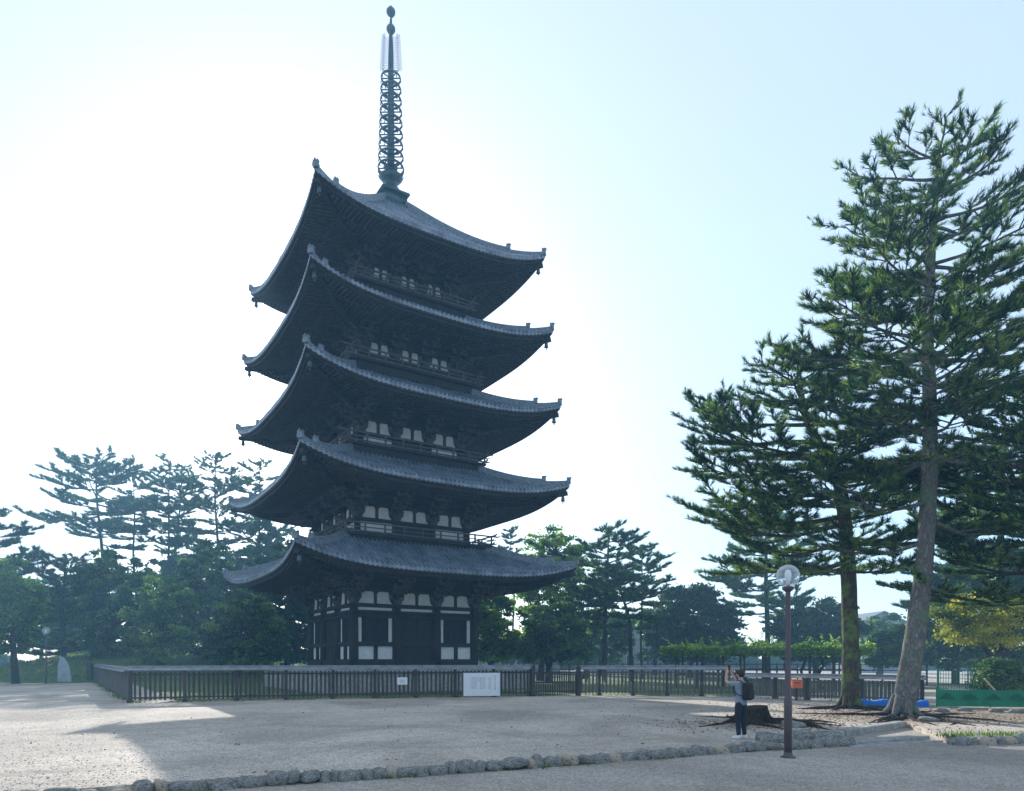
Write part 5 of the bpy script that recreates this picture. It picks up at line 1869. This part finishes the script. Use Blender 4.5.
# phone and backpack are things the person holds and wears
ph = MB(); ph.box((0, 0, 0), (0.048, 0.005, 0.075))
o = ph.build('phone', M['black']); 
R = Matrix.Rotation(radians(36), 4, 'Z')
o.location = Vector((pp[0], pp[1], 0)) + R @ Vector((0, 0.368, 1.775)); o.rotation_euler = (0.1, 0, radians(36))
tag(o, 'black phone held up in both hands of the person', 'phone')
bk = empty('backpack', (pp[0], pp[1], 0), radians(36))
tag(bk, 'black backpack worn on the back of the person', 'backpack')
def rbox(c, h, bev, name, par, mat):
    bm = bmesh.new(); bmesh.ops.create_cube(bm, size=2)
    for v in bm.verts: v.co = Vector((v.co.x * h[0] + c[0], v.co.y * h[1] + c[1], v.co.z * h[2] + c[2]))
    bmesh.ops.bevel(bm, geom=bm.edges[:], offset=bev, segments=4, affect='EDGES', profile=0.6)
    me = bpy.data.meshes.new(name); bm.to_mesh(me); bm.free()
    me.polygons.foreach_set('use_smooth', [True] * len(me.polygons)); me.materials.append(mat)
    o = bpy.data.objects.new(name, me); COL.objects.link(o); o.parent = par
    return o
rbox((0, -0.20, 1.20), (0.145, 0.085, 0.225), 0.075, 'bag_body', bk, M['black'])
rbox((0, -0.295, 1.12), (0.105, 0.03, 0.11), 0.028, 'front_pocket', bk, M['black'])
for s in (-1, 1):
    q = MB(); q.tube([(s * 0.10, -0.14, 1.40), (s * 0.105, -0.06, 1.475), (s * 0.11, 0.06, 1.47), (s * 0.12, 0.125, 1.36), (s * 0.15, 0.12, 1.22), (s * 0.165, 0.0, 1.12), (s * 0.12, -0.15, 1.08)], 0.018, 6, flat=0.6)
    q.build('strap', M['black'], bk, True)
q = MB(); q.tube([(-0.04, -0.19, 1.435), (-0.02, -0.19, 1.47), (0.02, -0.19, 1.47), (0.04, -0.19, 1.435)], 0.01, 6); q.build('handle', M['black'], bk, True)
# ------------------------------------------------------------------ air, light, camera
HAZE = 0.0018
if HAZE:
    q = MB(); q.box((0, 0, 26.2), (305, 305, 27.5))
    m, nt, out = new_mat('morning_haze')
    v = nt.nodes.new('ShaderNodeVolumePrincipled')
    v.inputs['Color'].default_value = (0.40, 0.72, 1.0, 1)
    v.inputs['Density'].default_value = HAZE
    v.inputs['Anisotropy'].default_value = 0.12
    nt.links.new(v.outputs[0], out.inputs['Volume'])
    o = q.build('haze', m)
    tag(o, 'pale morning haze filling the air of the whole place', 'haze', kind='stuff')

SAZ, SEL = -15.5, 21.8                 # sun azimuth from the view axis (left negative), elevation
w = bpy.data.worlds.new('World'); scene.world = w; w.use_nodes = True
nt = w.node_tree
bg = nt.nodes['Background']
sky = nt.nodes.new('ShaderNodeTexSky'); sky.sky_type = 'NISHITA'; sky.sun_disc = False
sky.sun_elevation = radians(SEL); sky.sun_rotation = radians(SAZ)
sky.air_density = 0.85; sky.dust_density = 1.0; sky.ozone_density = 1.0
nt.links.new(sky.outputs[0], bg.inputs[0]); bg.inputs[1].default_value = 0.05
bg2 = nt.nodes.new('ShaderNodeBackground')          # thin even veil of high morning haze
bg2.inputs[0].default_value = (1.0, 0.985, 0.94, 1); bg2.inputs[1].default_value = 0.30
ad = nt.nodes.new('ShaderNodeAddShader')
nt.links.new(bg.outputs[0], ad.inputs[0]); nt.links.new(bg2.outputs[0], ad.inputs[1])
nt.links.new(ad.outputs[0], nt.nodes['World Output'].inputs['Surface'])
sd = Vector((sin(radians(SAZ)) * cos(radians(SEL)), cos(radians(SAZ)) * cos(radians(SEL)), sin(radians(SEL))))
ld = bpy.data.lights.new('sun', 'SUN'); ld.energy = 5.0; ld.angle = radians(0.55); ld.color = (1.0, 0.86, 0.70)
lo = bpy.data.objects.new('sun', ld); COL.objects.link(lo)
lo.rotation_euler = (-sd).to_track_quat('-Z', 'Y').to_euler()
cd = bpy.data.cameras.new('camera'); cam = bpy.data.objects.new('camera', cd); COL.objects.link(cam)
cam.location = (0, 0, CZ); cam.rotation_euler = (pi / 2, 0, 0)
cd.sensor_width = 36; cd.lens = 36 * F / 1024; cd.shift_y = (HZ - 395.5) / 1024
cd.clip_end = 2000; cd.clip_start = 0.1
scene.camera = cam
vs_ = scene.view_settings
vs_.view_transform = 'Standard'; vs_.look = 'None'; vs_.exposure = 1.03; vs_.use_white_balance = True; vs_.white_balance_temperature = 5500; vs_.white_balance_tint = 7.0; vs_.gamma = 1.0; vs_.use_curve_mapping = False
scene.cycles.volume_bounces = 1
scene.cycles.max_bounces = 6
scene.cycles.transparent_max_bounces = 8
